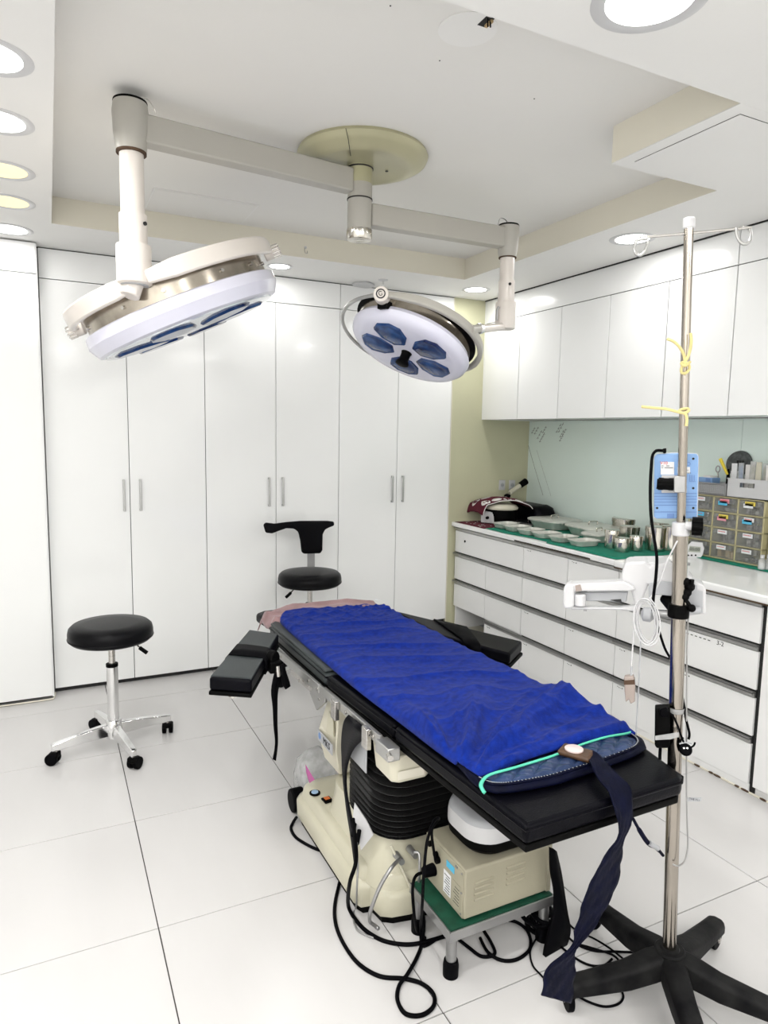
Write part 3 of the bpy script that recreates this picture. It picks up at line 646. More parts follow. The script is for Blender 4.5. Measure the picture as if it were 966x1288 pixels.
# ivory shroud above the bellows and the trough hanging at the front
MB().box(.86, 1.30, 1.72, 2.12, .485, .54).map(lambda p: p + Vector((0, 0, .0))).build('column_head', 'medic', OT, bevel=.01)
MB().poly([(.815, 1.60), (.835, 1.575), (.93, 1.575), (.95, 1.60), (.95, 1.70), (.815, 1.70)], .0, .085).map(lambda p: Vector((p.x + (.012 if p.x < .85 else 0) * (1 - p.z / .085), p.y + (.010 if p.y < 1.6 else 0) * (1 - p.z / .085), p.z + .465))).build('column_shroud', 'medic', OT, bevel=.006, seg=3)
MB().box(.836, .92, 1.576, 1.5768, .480, .505).build('shroud_recess', 'cream', OT)
MB().box(.812, .816, 1.735, 1.855, .43, .545).build('document_holder', 'greyp', OT, bevel=.001)
MB().box(.8105, .812, 1.745, 1.845, .44, .535).build('document_sheet', 'greyp', OT)
# bellows
rings = []; N = 13
for k in range(N * 2 + 1):
    z = .245 + .27 * (k / (N * 2)) ** 1.35 if k else .245
    d = .0 if k % 2 == 0 else -.013 - .012 * (k / (2 * N))
    x0, x1, y0, y1 = .828, 1.32, 1.645, 1.975
    rr = rrect(x0 - d * -1 if 0 else x0 + (-d), x1 + d, y0 - d, y1 + d, .10, 6)
    rings.append([Vector((x, y, z + .007 * (k / (2 * N)) * math.sin(y * 14 + x * 9 + k * .35))) for x, y in rr])
MB().loft(rings).build('bellows', 'bellow', OT, ang=20, bevel=.0016, seg=2)
# pedestal: stepped ivory shell with a rounded nose
def base_ring(e, z, nose=.0, x0=.775, x1=1.36, y0=1.70, y1=2.29):
    x0, x1, y0, y1 = x0 + e, x1 - e, y0 + e, y1 - e; out = []
    for k in range(7): a = math.radians(90 * k / 6); out.append((x1 - .05 + .05 * math.cos(a), y1 - .05 + .05 * math.sin(a)))
    for k in range(7): a = math.radians(90 + 90 * k / 6); out.append((x0 + .05 + .05 * math.cos(a), y1 - .05 + .05 * math.sin(a)))
    out += [(x0, 1.95), (x0, y0 + .03), (x0 + .012, y0)]
    nx0, nx1 = x0 + .038, x1 - .02; ny = 1.615 + e
    for k in range(9):
        a = math.radians(180 + 180 * k / 8); out.append(((nx0 + nx1) / 2 + (nx1 - nx0) / 2 * (1 if math.cos(a) > 0 else -1) * abs(math.cos(a)) ** .45, y0 - .005 + (y0 - ny) * -abs(math.sin(a)) ** .5))
    out += [(x1 - .012, y0), (x1, y0 + .03), (x1, 1.95)]
    return [Vector((x, y, z)) for x, y in out]
MB().loft([base_ring(.012, .0), base_ring(.012, .032)]).build('pedestal_skirt', 'black', OT)
top = [Vector((p.x, p.y, p.z)) for p in base_ring(.035, .148)]
sh = MB().loft([base_ring(.0, .030), base_ring(-.002, .085), base_ring(.004, .098), base_ring(.014, .104), base_ring(.018, .136), base_ring(.028, .147), base_ring(.06, .150)]).build('pedestal_shell', 'medic2', OT, ang=50)
up = []
for z, e in ((.10, .0), (.16, .02), (.225, .042), (.250, .045)):
    up.append([Vector((x, y, z)) for x, y in rrect(.805 + e * .7, 1.345 - e, 1.628 + e * 1.1, 2.10, .09, 6)])
MB().loft(up).build('pedestal_riser', 'medic2', OT, ang=60)
MB().tube([(.86, 1.655, .235), (.885, 1.635, .17), (.91, 1.617, .108)], .004, n=6).build('riser_rib', 'medic', OT)
# power button, rocker switch, caster at the rear
b = fl(396, 998, .151)
pb = MB().lathe([(.0195, 0), (.0195, .004), (.014, .005)], b, n=28).build('power_button', 'black', OT)
MB().lathe([(.013, .004), (.012, .0075), (.003, .008)], b, n=24).build('button_cap', 'buttonb', pb)
b = fl(411.5, 1007, .151)
rs = MB().box(-.016, .016, -.018, .018, 0, .006, Matrix.Translation(b) @ Matrix.Rotation(.1, 4, 'Z')).build('rocker_switch', 'black', OT, bevel=.002)
MB().box(-.008, .010, -.004, .012, .006, .0085, Matrix.Translation(b) @ Matrix.Rotation(.1, 4, 'Z')).build('rocker', 'orange', rs)
MB().cyl((.775, 2.325, .045), (.825, 2.325, .045), .044, n=28).box(.79, .83, 2.28, 2.31, .03, .06).build('transport_wheel', 'rubber', OT, bevel=.006)
# inlets on the nose and their grey leads
for u, v in ((504, 1082), (521, 1074)):
    q = aty(u, v, 1.625); MB().cyl(q + Vector((0, .03, 0)), q + Vector((-.004, -.016, .004)), .011, .009, 16).build('lead_plug', 'greyp' if 0 else 'satin', OT)
def cable(name, pts, r, m, label=None, cat='cable', par=None, k=8, n=8, group=None):
    o = MB().tube([Vector(p) for p in pts], r, n=n, smooth=k).build(name, m, par, ang=180)
    if label: tag(o, label, cat, group)
    return o
q = aty(503, 1080, 1.61)
cable('power_lead', [q, aty(492, 1092, 1.585), aty(478, 1115, 1.585), aty(468, 1140, 1.59), aty(465, 1152, 1.60), fl(466, 1160, .006), fl(476, 1168, .006)], .0055, 'satin', par=OT)
q = aty(521, 1072, 1.61)
cable('power_lead', [q, aty(527, 1074, 1.597), aty(528, 1090, 1.585), aty(527, 1110, 1.59), fl(528, 1150, .012), fl(527, 1165, .006)], .0045, 'satin', par=OT)
# ---- arm boards
def armboard(A, B, Cc, D, z, lab, st, m, bk, flip):
    """A,B tip corners, Cc,D root corners"""
    A, B, Cc, D = [Vector((*p, 0)) for p in (A, B, Cc, D)]; mid = (A + B + Cc + D) / 4
    t = thing('arm_board', (mid.x, mid.y, z - .07), lab, 'arm board', 'padded arm boards of the operating table')
    up = Vector((0, 0, 1)); q = [p + up * z for p in (A, B, Cc, D)]
    pd = MB().prism([p - up * .046 for p in q], q).build('pad', 'leather', t, bevel=.010, seg=4)
    if m != 'leather': MB().prism([mid + up * z + (p - mid - up * z) * .97 - up * .003 for p in q], [mid + up * z + (p - mid - up * z) * .95 + up * .0025 for p in q]).build('pad_top', m, pd, bevel=.002)
    q2 = [mid * 0 + p + (p - mid - up * z).normalized() * .004 - up * .047 for p in q]
    MB().prism([p - up * .014 for p in q2], q2).build('bottom_board', 'black', t, bevel=.004)
    e = ((A + B) - (Cc + D)).normalized(); r0 = (Cc + D) / 2
    MB().cyl(r0 + up * (z - .072) - e * .02, (A + B) / 2 - e * .03 + up * (z - .072), .010, n=12).build('support_rod', 'steel', t)
    # cuff strap round the board
    s0, s1 = st; L0, L1 = A.lerp(D, s0), A.lerp(D, s1); R0, R1 = B.lerp(Cc, s0), B.lerp(Cc, s1); w = (R0 - L0).normalized()
    rr = []
    for P, Q in ((L0, R0), (L1, R1)):
        rr.append([P - w * .006 + up * (z - .055), P - w * .007 + up * (z - .012), P + w * .006 + up * (z + .004), P.lerp(Q, .3) + up * (z + .006), P.lerp(Q, .7) + up * (z + .006), Q - w * .006 + up * (z + .004), Q + w * .007 + up * (z - .012), Q + w * .006 + up * (z - .055)])
    bs = MB().loft([rr[0], rr[1]], cap=False).build('cuff_strap', 'navy' if 0 else 'rubber', t, solid=.005)
    return t, z
tL, zL = armboard((.452, 2.215), (.574, 2.132), (.815, 2.60), (.722, 2.705), .617, 'grey-topped arm board at the left of the table with a black cuff strap', (.40, .62), 'greyleather', None, 0)
q = dep(345, 828, 1)   # strap buckle knob
k = fl(344, 828, .60)
MB().cyl(k + Vector((-.01, .01, 0)), k + Vector((.006, -.012, .004)), .030, .026, 18).build('buckle_knob', 'black', tL, bevel=.005)
g = MB(); g.box(k.x - .022, k.x + .022, k.y - .03, k.y + .02, k.z - .05, k.z - .005); g.build('rod_clamp', 'black', tL, bevel=.006)
g = MB().tube([k + Vector((.006, -.03, -.02)), k + Vector((.008, -.032, -.06))], .008, n=8).build('clamp_screw', 'steel', tL)
def ribbon(left, right, th=.0022):
    n = len(left); m = MB(); m.add([p for a, b in zip(left, right) for p in (a, b)], [(2 * i, 2 * i + 1, 2 * i + 3, 2 * i + 2) for i in range(n - 1)]); return m
yk = k.y - .035
lf = [(345, 846), (341, 868), (343, 890), (344, 912), (346, 935), (343, 955)]; rg = [(356, 846), (350, 868), (349, 890), (349, 912), (349.5, 935), (347, 957)]
ribbon(spline([aty(u, v, yk) for u, v in lf], 4), spline([aty(u, v, yk + .006) for u, v in rg], 4)).build('strap_tail', 'rubber', tL, solid=.002)
lf = [(352, 838), (354, 850), (356, 862), (359, 867)]; rg = [(357, 834), (360, 846), (364, 858), (365, 863)]
ribbon([aty(u, v, yk) for u, v in lf], [aty(u, v, yk + .006) for u, v in rg]).build('strap_tail', 'rubber', tL, solid=.006)
q = fl(289, 873, .555); MB().cyl(q + Vector((.004, .01, .003)), q + Vector((.004, .01, -.012)), .006, n=10).build('end_screw', 'brown', tL)
tR, zR = armboard((1.690, 2.135), (1.545, 2.025), (1.425, 2.335), (1.425, 2.76), .613, 'black arm board on the far right side of the table with a wide black cuff', (.40, .66), 'leather', None, 0)
# ================================================================== TABLE LINEN
def lerp_poly(P, s):
    """point at arc fraction s of a polyline of 2-tuples"""
    d = [0]
    for a, b in zip(P, P[1:]): d.append(d[-1] + math.dist(a, b))
    x = s * d[-1]
    for i in range(len(P) - 1):
        if x <= d[i + 1] or i == len(P) - 2:
            k = (x - d[i]) / (d[i + 1] - d[i]); return P[i][0] + (P[i + 1][0] - P[i][0]) * k, P[i][1] + (P[i + 1][1] - P[i][1]) * k
BL = [tuple(p) for p in spline([Vector(p) for p in ((.96, 2.955), (.885, 2.80), (.863, 2.50), (.850, 2.156), (.840, 1.85), (.842, 1.589), (.842, 1.392), (.846, 1.262), (.850, 1.205))], 5)]
BR = [tuple(p) for p in spline([Vector(p) for p in ((1.43, 2.86), (1.412, 2.60), (1.408, 2.30), (1.402, 1.95), (1.392, 1.67), (1.372, 1.50), (1.385, 1.40), (1.378, 1.33), (1.352, 1.252))], 5)]
def ridge(x, k=2.2): return (1 - abs((x % 1) * 2 - 1)) ** k
def nz_(x, y, z): return noise.noise(Vector((x, y, z)))
def blanket(s, t):
    a = lerp_poly(BL, t); b = lerp_poly(BR, t); x = a[0] + (b[0] - a[0]) * s; y = a[1] + (b[1] - a[1]) * s
    if t > .9: y += (t - .9) / .1 * (.020 * math.sin(PI * s) - .028 * s) 
    y += .010 * nz_(s * 3, t * 4, 1) * (1 if t < .1 else .25)
    # warped coordinates: creases wander instead of running straight
    wx, wy = x + .045 * nz_(x * 4, y * 4, 1.7) + .016 * nz_(x * 12, y * 12, 4.2), y + .05 * nz_(x * 4, y * 4, 7.1) + .018 * nz_(x * 11, y * 11, 2.2)
    amp = .5 + .5 * nz_(x * 3.1, y * 2.3, 11.); amp = max(0, amp) ** 1.3
    h = .014 + .006 * nz_(x * 5, y * 2.6, 3.) + .0025 * nz_(x * 17, y * 11, 5.) + .0012 * nz_(x * 38, y * 34, 9.)
    h += .022 * amp * ridge(wy * 5.3 + 1.6 * wx, 3.2) + .006 * (1 - amp) * ridge(wy * 8.5 - 2.2 * wx, 3.)
    h += .003 * amp * ridge(wy * 13 + 5 * wx, 2.5)
    hd = math.exp(-((y - 2.80) / .16) ** 2)                                     # crumples at the head end
    h += hd * (.009 * ridge(wy * 17 - wx * 6, 2.5) * (.4 + s) + .006 * ridge(wx * 11 + wy * 9, 3))
    g = math.exp(-((y - 1.42) / .22) ** 2)                                      # long folds fanning out from the near foot corner
    an = math.atan2(y - 1.20 + .02 * nz_(x * 9, y * 9, 3.), x - .80); rr = math.hypot(x - .80, y - 1.20)
    h += g * min(1, rr / .15) * (.042 * ridge(an * 2.4 + .25, 2.6) + .014 * ridge(an * 5.1 + .1, 3.))
    h += .026 * math.exp(-((x - 1.35) / .06) ** 2 - ((y - 1.45) / .07) ** 2)
    e = min(s * .56, (1 - s) * .56, (1 - t) * 1.7, t * 1.7); roll = min(1, e / .022)
    h = h * math.sqrt(max(0, roll * (2 - roll)))
    z = TZ(y) + .013 + h
    if s > .955: z -= .026 * (s - .955) / .045
    if y < 1.32 + (x - 1.1) * .1: z = max(z, TZ(y) + .034 - .010 * (1 - min(1, roll)))
    return Vector((x, y, z))
bl = MB().grid(blanket, 150, 420)
BLK = bl.build('blanket', 'bluetowel', ang=180, solid=.005)
tag(BLK, 'royal blue fleece blanket spread along the operating table', 'blanket')
s = MB().box(-.010, .010, -.016, .012, -.0005, .0008, Matrix.Translation(Vector((1.402, 2.90, TZ(2.9) + .044))) @ Matrix.Rotation(.35, 4, 'Z')).build('care_label', 'stickw', BLK)
s.rotation_euler = (0, 0, 0)
def sheet(s, t):
    x = .848 + .565 * s; y = 2.70 + (3.07 + .03 * math.sin(s * 5) - .04 * (1 - s) ** 3 - 2.70) * t
    n1 = noise.noise(Vector((x * 6, y * 9, 2))); n2 = noise.noise(Vector((x * 20, y * 26, 4)))
    z = TZ(y) + .012 + .012 * n1 + .005 * n2 + .012 * ridge(y * 8 + x * 2) + .018 * math.exp(-((x - 1.25) / .12) ** 2) * t
    if y < 2.86: z = max(z, TZ(y) + .017)
    if s < .05: z -= .055 * ((.05 - s) / .05)
    if t > .93: z -= .03 * (t - .93) / .07
    x += .05 * (1 - t) * (s < .001)
    return Vector((x - (.10 * (1 - s) * (t > 0) * max(0, .4 - t) * -1), y, z))
tag(MB().grid(sheet, 60, 36).build('folded_sheet', 'pink', ang=180, solid=.005), 'dusty pink sheet crumpled over the head end of the table', 'sheet')

# quilted navy pad under the foot of the blanket
Q = OB = thing('quilted_pad', (1.1, 1.3, .64), 'navy quilted pad with mint piping under the foot of the blanket', 'pad')
out = [(.836, 1.215), (.838, 1.180), (.856, 1.150), (.90, 1.136), (1.00, 1.124), (1.10, 1.130), (1.17, 1.138), (1.27, 1.150), (1.330, 1.168), (1.356, 1.200), (1.362, 1.24), (1.355, 1.30), (1.35, 1.55), (.865, 1.55), (.85, 1.3)]
cx, cy = 1.10, 1.33
def qring(k, z, d=0.): return [Vector((cx + (x - cx) * k, y + (d if y < 1.3 else -d), TZ(y) + z)) for x, y in out]
MB().loft([qring(.985, .003, .006), qring(1.0, .008), qring(1.0, .013), qring(.988, .019, .004), qring(.975, .021, .010)]).build('pad_body', 'navy', Q, ang=60)
ZIP = [(.845, 1.200), (.850, 1.180), (.862, 1.164), (.89, 1.152), (.95, 1.143), (1.006, 1.139), (1.09, 1.144), (1.162, 1.150), (1.266, 1.163), (1.308, 1.178), (1.330, 1.200), (1.338, 1.228)]
TEAL = [(.818, 1.142), (.826, 1.166), (.862, 1.187), (.928, 1.191), (1.00, 1.196), (1.065, 1.202), (1.169, 1.220), (1.251, 1.226), (1.311, 1.220), (1.330, 1.222)]
def yat(P, x):
    for a, b in zip(P, P[1:]):
        if b[0] >= x: return a[1] + (b[1] - a[1]) * max(0, (x - a[0])) / (b[0] - a[0])
    return P[-1][1]
ZQ, TQ = ZIP[2:-1], TEAL[1:]
def quilt(s, t):
    x = .862 + .466 * s; ya, yb = yat(ZQ, x), yat(TQ, x) + .012; y = ya + (yb - ya) * t
    u, v = (x + y * 1.3) / .060, (x - y * 1.3) / .060
    z = TZ(y) + .0212 + .010 * (abs(math.sin(PI * u)) * abs(math.sin(PI * v))) ** .35 * min(1, s * 14, (1 - s) * 14, t * 5) + .0015 * noise.noise(Vector((x * 60, y * 60, 0)))
    return Vector((x, y, z))
MB().grid(quilt, 160, 36).build('quilted_top', 'navyl', Q, ang=180)
zp = spline([Vector((x, y, TZ(y) + .0225)) for x, y in ZIP], 14)
MB().tube(zp, .0042, n=6).build('zip_tape', 'navy', Q)
m = MB()
for q in zp[::2]: m.box(q.x - .0009, q.x + .0009, q.y - .0012, q.y + .0012, q.z + .003, q.z + .0048)
m.build('zip_teeth', 'greyp', Q)['kind'] = 'stuff'
sp = spline([Vector((x, y, TZ(y) + (.034 if i > 1 else .024 + .006 * i))) for i, (x, y) in enumerate(TEAL)], 8)
m = MB(); rings = []
for i, p in enumerate(sp):
    d = (sp[min(i + 1, len(sp) - 1)] - sp[max(i - 1, 0)]).normalized(); n = d.cross(Vector((0, 0, 1))).normalized(); w = .0050 - .0030 * i / len(sp)
    rings.append([p + n * w, p + Vector((0, 0, .0030)), p - n * w, p - Vector((0, 0, .005))])
m.loft(rings).build('mint_piping', 'teal', Q, ang=180)

# strap with brown tab and its round badge, hanging over the foot end
ST = thing('restraint_strap', (1.11, 1.18, .68), 'navy quilted strap with brown tab twisting down from the table foot', 'strap')
b0 = Vector((1.112, 1.184, TZ(1.18) + .040))
Mx = Matrix.Translation(b0) @ Matrix.Rotation(-1.05, 4, 'Z')
MB().box(-.038, .040, -.026, .026, -.010, .004, Mx).build('leather_tab', 'brown', ST, bevel=.006, seg=3)
MB().lathe([(.022, 0), (.022, .003), (.018, .005)], b0 + Vector((-.003, .004, .004)), (0, 0, 1), n=32).build('round_badge', 'pinkdisc', ST)
top_l = [Vector((1.118, 1.152, .682)), Vector((1.098, 1.12, .683)), Vector((1.075, 1.075, .678)), Vector((1.068, 1.035, .668))]
top_r = [Vector((1.150, 1.172, .686)), Vector((1.143, 1.13, .685)), Vector((1.130, 1.08, .680)), Vector((1.128, 1.035, .668))]
yS = .998
hl = [(775, 1030), (777, 1052), (763, 1072), (748, 1098), (737, 1122), (729, 1148), (722, 1172), (719, 1189), (704, 1203), (686, 1219), (683, 1236), (681, 1252)]
hr = [(795, 1022), (783, 1060), (780, 1082), (776, 1106), (766, 1132), (755, 1152), (741, 1174), (724, 1193), (722, 1206), (722, 1222), (720, 1242), (718, 1262)]
L_ = spline(top_l + [aty(u, v, yS + .004 * math.sin(i)) for i, (u, v) in enumerate(hl)], 5); R_ = spline(top_r + [aty(u, v, yS + .012 + .012 * math.sin(i * .8)) for i, (u, v) in enumerate(hr)], 5)
m = MB(); nn = len(L_)
rows_ = 6
def strapfn(s, t):
    i = min(nn - 1, int(round(t * (nn - 1)))); p = L_[i].lerp(R_[i], s); w = (L_[i] - R_[i]).length
    off = .004 * abs(math.sin(PI * (s * 3 + i * .16))) + .003 * noise.noise(p * 40)
    return p + (Vector((0, -off, off * .6)))
m.grid(strapfn, 10, nn - 1).build('strap_webbing', 'navy', ST, ang=180, solid=.0035)
# dark sleeve bundle hanging behind the strap
l = [(693, 1066), (693.5, 1095), (698, 1122), (697, 1145), (691, 1170), (686, 1192), (683, 1218), (684, 1243)]; r = [(698, 1070), (704, 1095), (708, 1120), (712, 1145), (716, 1168), (712, 1186), (704, 1202), (696, 1243)]
yB = 1.345
m = ribbon(spline([aty(u, v, yB) for u, v in l], 5), spline([aty(u, v, yB + .01) for u, v in r], 5))
SB = m.build('hanging_sleeve', 'rubber', None, solid=.012, ang=180)
tag(SB, 'black cloth sleeve hanging beside the beige box, behind the navy strap', 'sleeve')
# blue connector lead
BLD = thing('sensor_lead', fl(803, 1045, .45), 'short blue sensor lead with grey connector dangling below the table foot', 'cable')
P = [aty(u, v, 1.10) for u, v in ((789, 1004), (792, 1020), (798, 1033), (806, 1047), (815, 1060), (826, 1067), (834, 1076))]
MB().tube(P, [.0018, .0018, .004, .006, .006, .005, .004], n=8, smooth=5).build('lead_wire', 'navy', BLD)
MB().tube([P[4] + Vector((0, -.004, .002)), P[5] + Vector((0, -.004, .002))], .0065, n=8).build('connector', 'greyp', BLD, bevel=.001)
cable('thin_cable', [aty(797, 1012, 1.12), aty(793, 1030, 1.12), aty(783, 1060, 1.12)], .0016, 'black', par=BLD)

# ================================================================== STOOLS
def stool(o, zb, zt, r, lab, phase, k_=1.):
    x, y = o; t = thing('round_stool', (x, y, 0), lab, 'stool')
    MB().lathe([(r * .93, zb), (r, zb + .012), (r * 1.0, zt - .035), (r * .975, zt - .016), (r * .90, zt - .004), (r * .6, zt), (0, zt + .001)], (x, y, 0), n=64).build('seat', 'seat', t, ang=50)
    MB().lathe([(r * 1.004, zb + .012), (r * 1.012, zb + .016), (r * 1.004, zb + .020)], (x, y, 0), n=64, cap=False).build('seat_piping', 'seat', t)
    MB().lathe([(.030, zb), (.030, zb - .010), (.022, zb - .020)], (x, y, 0), n=24).build('seat_boss', 'black', t)
    MB().cyl((x, y, zb - .15), (x, y, zb - .01), .0145, n=20).build('piston', 'steel', t)
    MB().cyl((x, y, zb - .125), (x, y, zb - .110), .026, n=24).build('collar', 'black', t, bevel=.002)
    MB().cyl((x, y, .10), (x, y, zb - .125), .0245, n=24).build('outer_tube', 'chrome', t)
    MB().lathe([(.034, .055), (.034, .13), (.030, .137), (.024, .139)], (x, y, 0), n=24).build('hub', 'chrome', t)
    a = math.radians(-32 if k_ == 1 else 195); d = Vector((math.cos(a), math.sin(a), 0))
    lv = MB().tube([Vector((x, y, zb - .006)) + d * .04, Vector((x, y, zb - .014)) + d * .11, Vector((x, y, zb - .04)) + d * .14], .004, n=8).build('lever', 'steel', t)
    MB().tube([Vector((x, y, zb - .032)) + d * .13, Vector((x, y, zb - .055)) + d * .165], .009, n=10).build('lever_grip', 'black', lv, bevel=.002)
    for k in range(4):
        an = math.radians(phase + 90 * k); d = Vector((math.cos(an), math.sin(an), 0)); s = Vector((-d.y, d.x, 0)); c = Vector((x, y, 0))
        ring = lambda rr, h, zl, zh: [c + d * rr + s * h + Vector((0, 0, zl)), c + d * rr + s * h * .8 + Vector((0, 0, zh)), c + d * rr - s * h * .8 + Vector((0, 0, zh)), c + d * rr - s * h + Vector((0, 0, zl))]
        lg = MB().loft([ring(.028, .019, .066, .122), ring(.13 * k_, .0175, .066, .112), ring(.250 * k_, .0145, .062, .094), ring(.262 * k_, .013, .062, .090)]).build('leg', 'chrome', t, bevel=.004)
        q = c + d * .246 * k_; an2 = an + [1.1, .4, -.7, 2.2][k]; e = Vector((math.cos(an2), math.sin(an2), 0)); f = Vector((-e.y, e.x, 0))
        MB().cyl(q + Vector((0, 0, .052)), q + Vector((0, 0, .072)), .009, n=12).build('caster_stem', 'steel', lg)
        cs = MB()
        for sg in (-1, 1): cs.cyl(q + e * .012 + f * sg * .006 + Vector((0, 0, .0265)), q + e * .012 + f * sg * .024 + Vector((0, 0, .0265)), .0265, n=20)
        cs.build('caster_wheel', 'rubber', lg, bevel=.003)
        MB().box(-.022, .018, -.022, .022, .030, .056, Matrix.Translation(q + e * .006) @ Matrix.Rotation(an2, 4, 'Z')).build('caster_hood', 'black', lg, bevel=.008, seg=3)
    return t
s1 = stool((.217, 3.152), .508, .583, .178, 'black round stool on chrome four-star base in front of the left wardrobe', 13)
s2 = stool((1.335, 3.66), .556, .630, .184, 'black round stool with curved backrest behind the head of the table', 25, .86)
# backrest of the second stool
FB = Frame(391, 700, (1.35, 3.76, .8))
MB().tube([Vector((1.335, 3.70, .545)), FB.px(391, 742, .05), FB.px(391, 736, .066), FB.px(391, 715, .066)], .009, n=8, smooth=4).build('back_bracket', 'steel', s2)
m = MB(); FB.quad(m, 386.5, 396, 690, 722, .06, .072); m.build('back_post', 'satin', s2, bevel=.002)
bo = [(331, 660), (334, 657), (345, 658.5), (360, 656.5), (378, 655), (396, 655), (412, 655), (420, 656), (420.5, 661), (414, 663.5), (409, 666), (406, 672), (405.5, 692), (403, 696), (382, 696.5), (379, 694), (377.5, 680), (375, 669), (370, 665), (360, 664.5), (350, 668), (342, 671), (334, 670)]
def curved(mb, pts, e0, e1):
    f = lambda u, e: e - .10 * ((max(0, 375 - u)) / 45) ** 1.5 - .02 * (max(0, u - 405) / 15)
    return mb.prism([FB.px(u, v, f(u, e0)) for u, v in pts], [FB.px(u, v, f(u, e1)) for u, v in pts])
curved(MB(), bo, .015, .055).build('backrest', 'seat', s2, bevel=.008, seg=3)

# ================================================================== STEP STOOL, BEIGE BOX, DOMED UNIT
t = thing('step_stool', (1.07, 1.50, 0), 'low grey steel step stool with dark green mat under the beige box', 'step stool')
x0, x1, y0, y1, z = .895, 1.245, 1.378, 1.60, .142
MB().box(x0, x1, y0, y0 + .004, z - .028, z).box(x0, x1, y1 - .004, y1, z - .028, z).box(x0, x0 + .004, y0, y1, z - .028, z).box(x1 - .004, x1, y0, y1, z - .028, z).box(x0 + .003, x1 - .003, y0 + .003, y1 - .003, z - .006, z - .002).build('top_frame', 'satin', t, bevel=.001)
MB().box(x0 + .006, x1 - .006, y0 + .006, y1 - .006, z - .002, z + .003).build('rubber_mat', 'greenmat', t)
for x in (x0 + .020, x1 - .020):
    for y in (y0 + .022, y1 - .022):
        lg = MB().cyl((x, y, .03), (x, y, z - .008), .0145, n=18).build('leg', 'satin', t)
        MB().lathe([(.021, 0), (.0215, .03), (.019, .044), (.016, .046)], (x, y, 0), n=20).build('rubber_foot', 'rubber', lg)
t = thing('control_unit', (1.09, 1.5, .145), 'beige vented metal box on the green-topped step stool', 'equipment box')
bx0, bx1, by0, by1, bz0, bz1 = .946, 1.236, 1.392, 1.596, .152, .294
MB().box(bx0, bx1, by0, by1, bz0, bz1).build('cabinet_shell', 'boxb', t, bevel=.006, seg=3)
for x in (bx0 + .02, bx1 - .02):
    for y in (by0 + .02, by1 - .02): MB().cyl((x, y, .1445), (x, y, bz0), .010, n=12).build('foot', 'black', t)
MB().box(bx0 - .0025, bx0, by0 + .004, by1 - .003, bz0 + .003, bz1 - .004).build('rear_panel', 'boxb', t, bevel=.001)
for gx in (0, 1):
    for k in range(4):
        xx = bx0 + .030 + gx * .105; zz = bz0 + .050 + k * .016 + gx * .014
        MB().tube([(xx, by0 - .0005, zz), (xx + .062, by0 - .0005, zz)], .0036, n=6).build('vent_louvre', 'boxb', t)
MB().box(bx1 - .014, bx1 + .001, by0 - .0012, by0 + .02, bz0, bz1 + .001).build('front_bezel', 'boxb', t, bevel=.001)
fr = bx0 - .003
def lab_(y0, y1, z0, z1, m, nm='panel_label'): MB().box(fr - .0006, fr, y0, y1, z0, z1).build(nm, m, t)
lab_(1.440, 1.480, .255, .274, 'stickb'); lab_(1.455, 1.493, .175, .240, 'stickw'); lab_(1.408, 1.447, .172, .238, 'boxb')
s = MB()
for k in range(7): s.box(fr - .001, fr, 1.460, 1.488 - .004 * (k % 3), .180 + .008 * k, .1825 + .008 * k)
for k in range(6): s.box(fr - .001, fr, 1.413, 1.442 - .004 * (k % 3), .178 + .009 * k, .180 + .009 * k)
s.build('label_print', 'crackg', t)
s = MB()
for y, z_ in ((1.403, .280), (1.403, .225), (1.403, .165), (1.425, .284), (1.432, .284)): s.cyl((fr - .002, y, z_), (fr, y, z_), .003, n=8)
s.build('panel_screw', 'satin', t)
for y, z_, r_ in ((1.560, .276, .008), (1.530, .262, .007), (1.520, .250, .010)):
    MB().cyl((fr - .012, y, z_), (fr, y, z_), r_, n=16).build('rear_socket', 'black', t, bevel=.001)
MB().cyl((fr - .035, 1.545, .205), (fr, 1.545, .205), .015, .018, 12).build('mains_plug', 'rubber', t, bevel=.002)
# domed grey-white unit lying on the box
t = thing('domed_unit', (1.10, 1.5, .30), 'grey-topped white domed unit with black base on the beige box', 'equipment')
def dring(k, z): return [Vector((1.105 + x * k, 1.505 + y * k, z)) for x, y in rrect(-.115, .115, -.102, .102, .075, 8)]
MB().loft([dring(.86, .296), dring(.98, .310), dring(1.0, .335)]).build('black_base', 'black', t)
MB().loft([dring(1.01, .335), dring(1.01, .362), dring(.99, .378)]).build('white_shell', 'whitep', t)
MB().loft([dring(.99, .3775), dring(.95, .390), dring(.86, .394), dring(.60, .394)]).build('grey_top', 'greyp', t, ang=60)
MB().loft([dring(.60, .3945), dring(.52, .402), dring(.3, .403)]).build('black_pad', 'black', t)

# ================================================================== FLOOR CABLES
cable('power_cable', [fl(373, 1028, .03), fl(369, 1034, .008), fl(366, 1042, .005), fl(371, 1052, .005), fl(382, 1060, .005), fl(398, 1068, .005), fl(415, 1072, .008)], .0055, 'rubber', 'black cable looping from under the left side of the table pedestal')
cable('power_cable', [fl(441, 1050, .12), fl(436, 1075, .06), fl(427, 1110, .01), fl(421, 1140, .005), fl(423, 1165, .005), fl(434, 1190, .005), fl(452, 1213, .005), fl(478, 1228, .005), fl(508, 1231, .005), fl(530, 1237, .006), fl(545, 1250, .006), fl(545, 1266, .005), fl(530, 1277, .005), fl(510, 1275, .005), fl(500, 1258, .005), fl(502, 1240, .006), fl(512, 1226, .012), fl(524, 1205, .006), fl(531, 1185, .005), aty(532, 1160, 1.56), aty(531, 1130, 1.56)], .0055, 'rubber', 'long black cable making a loop on the floor in front of the step stool')
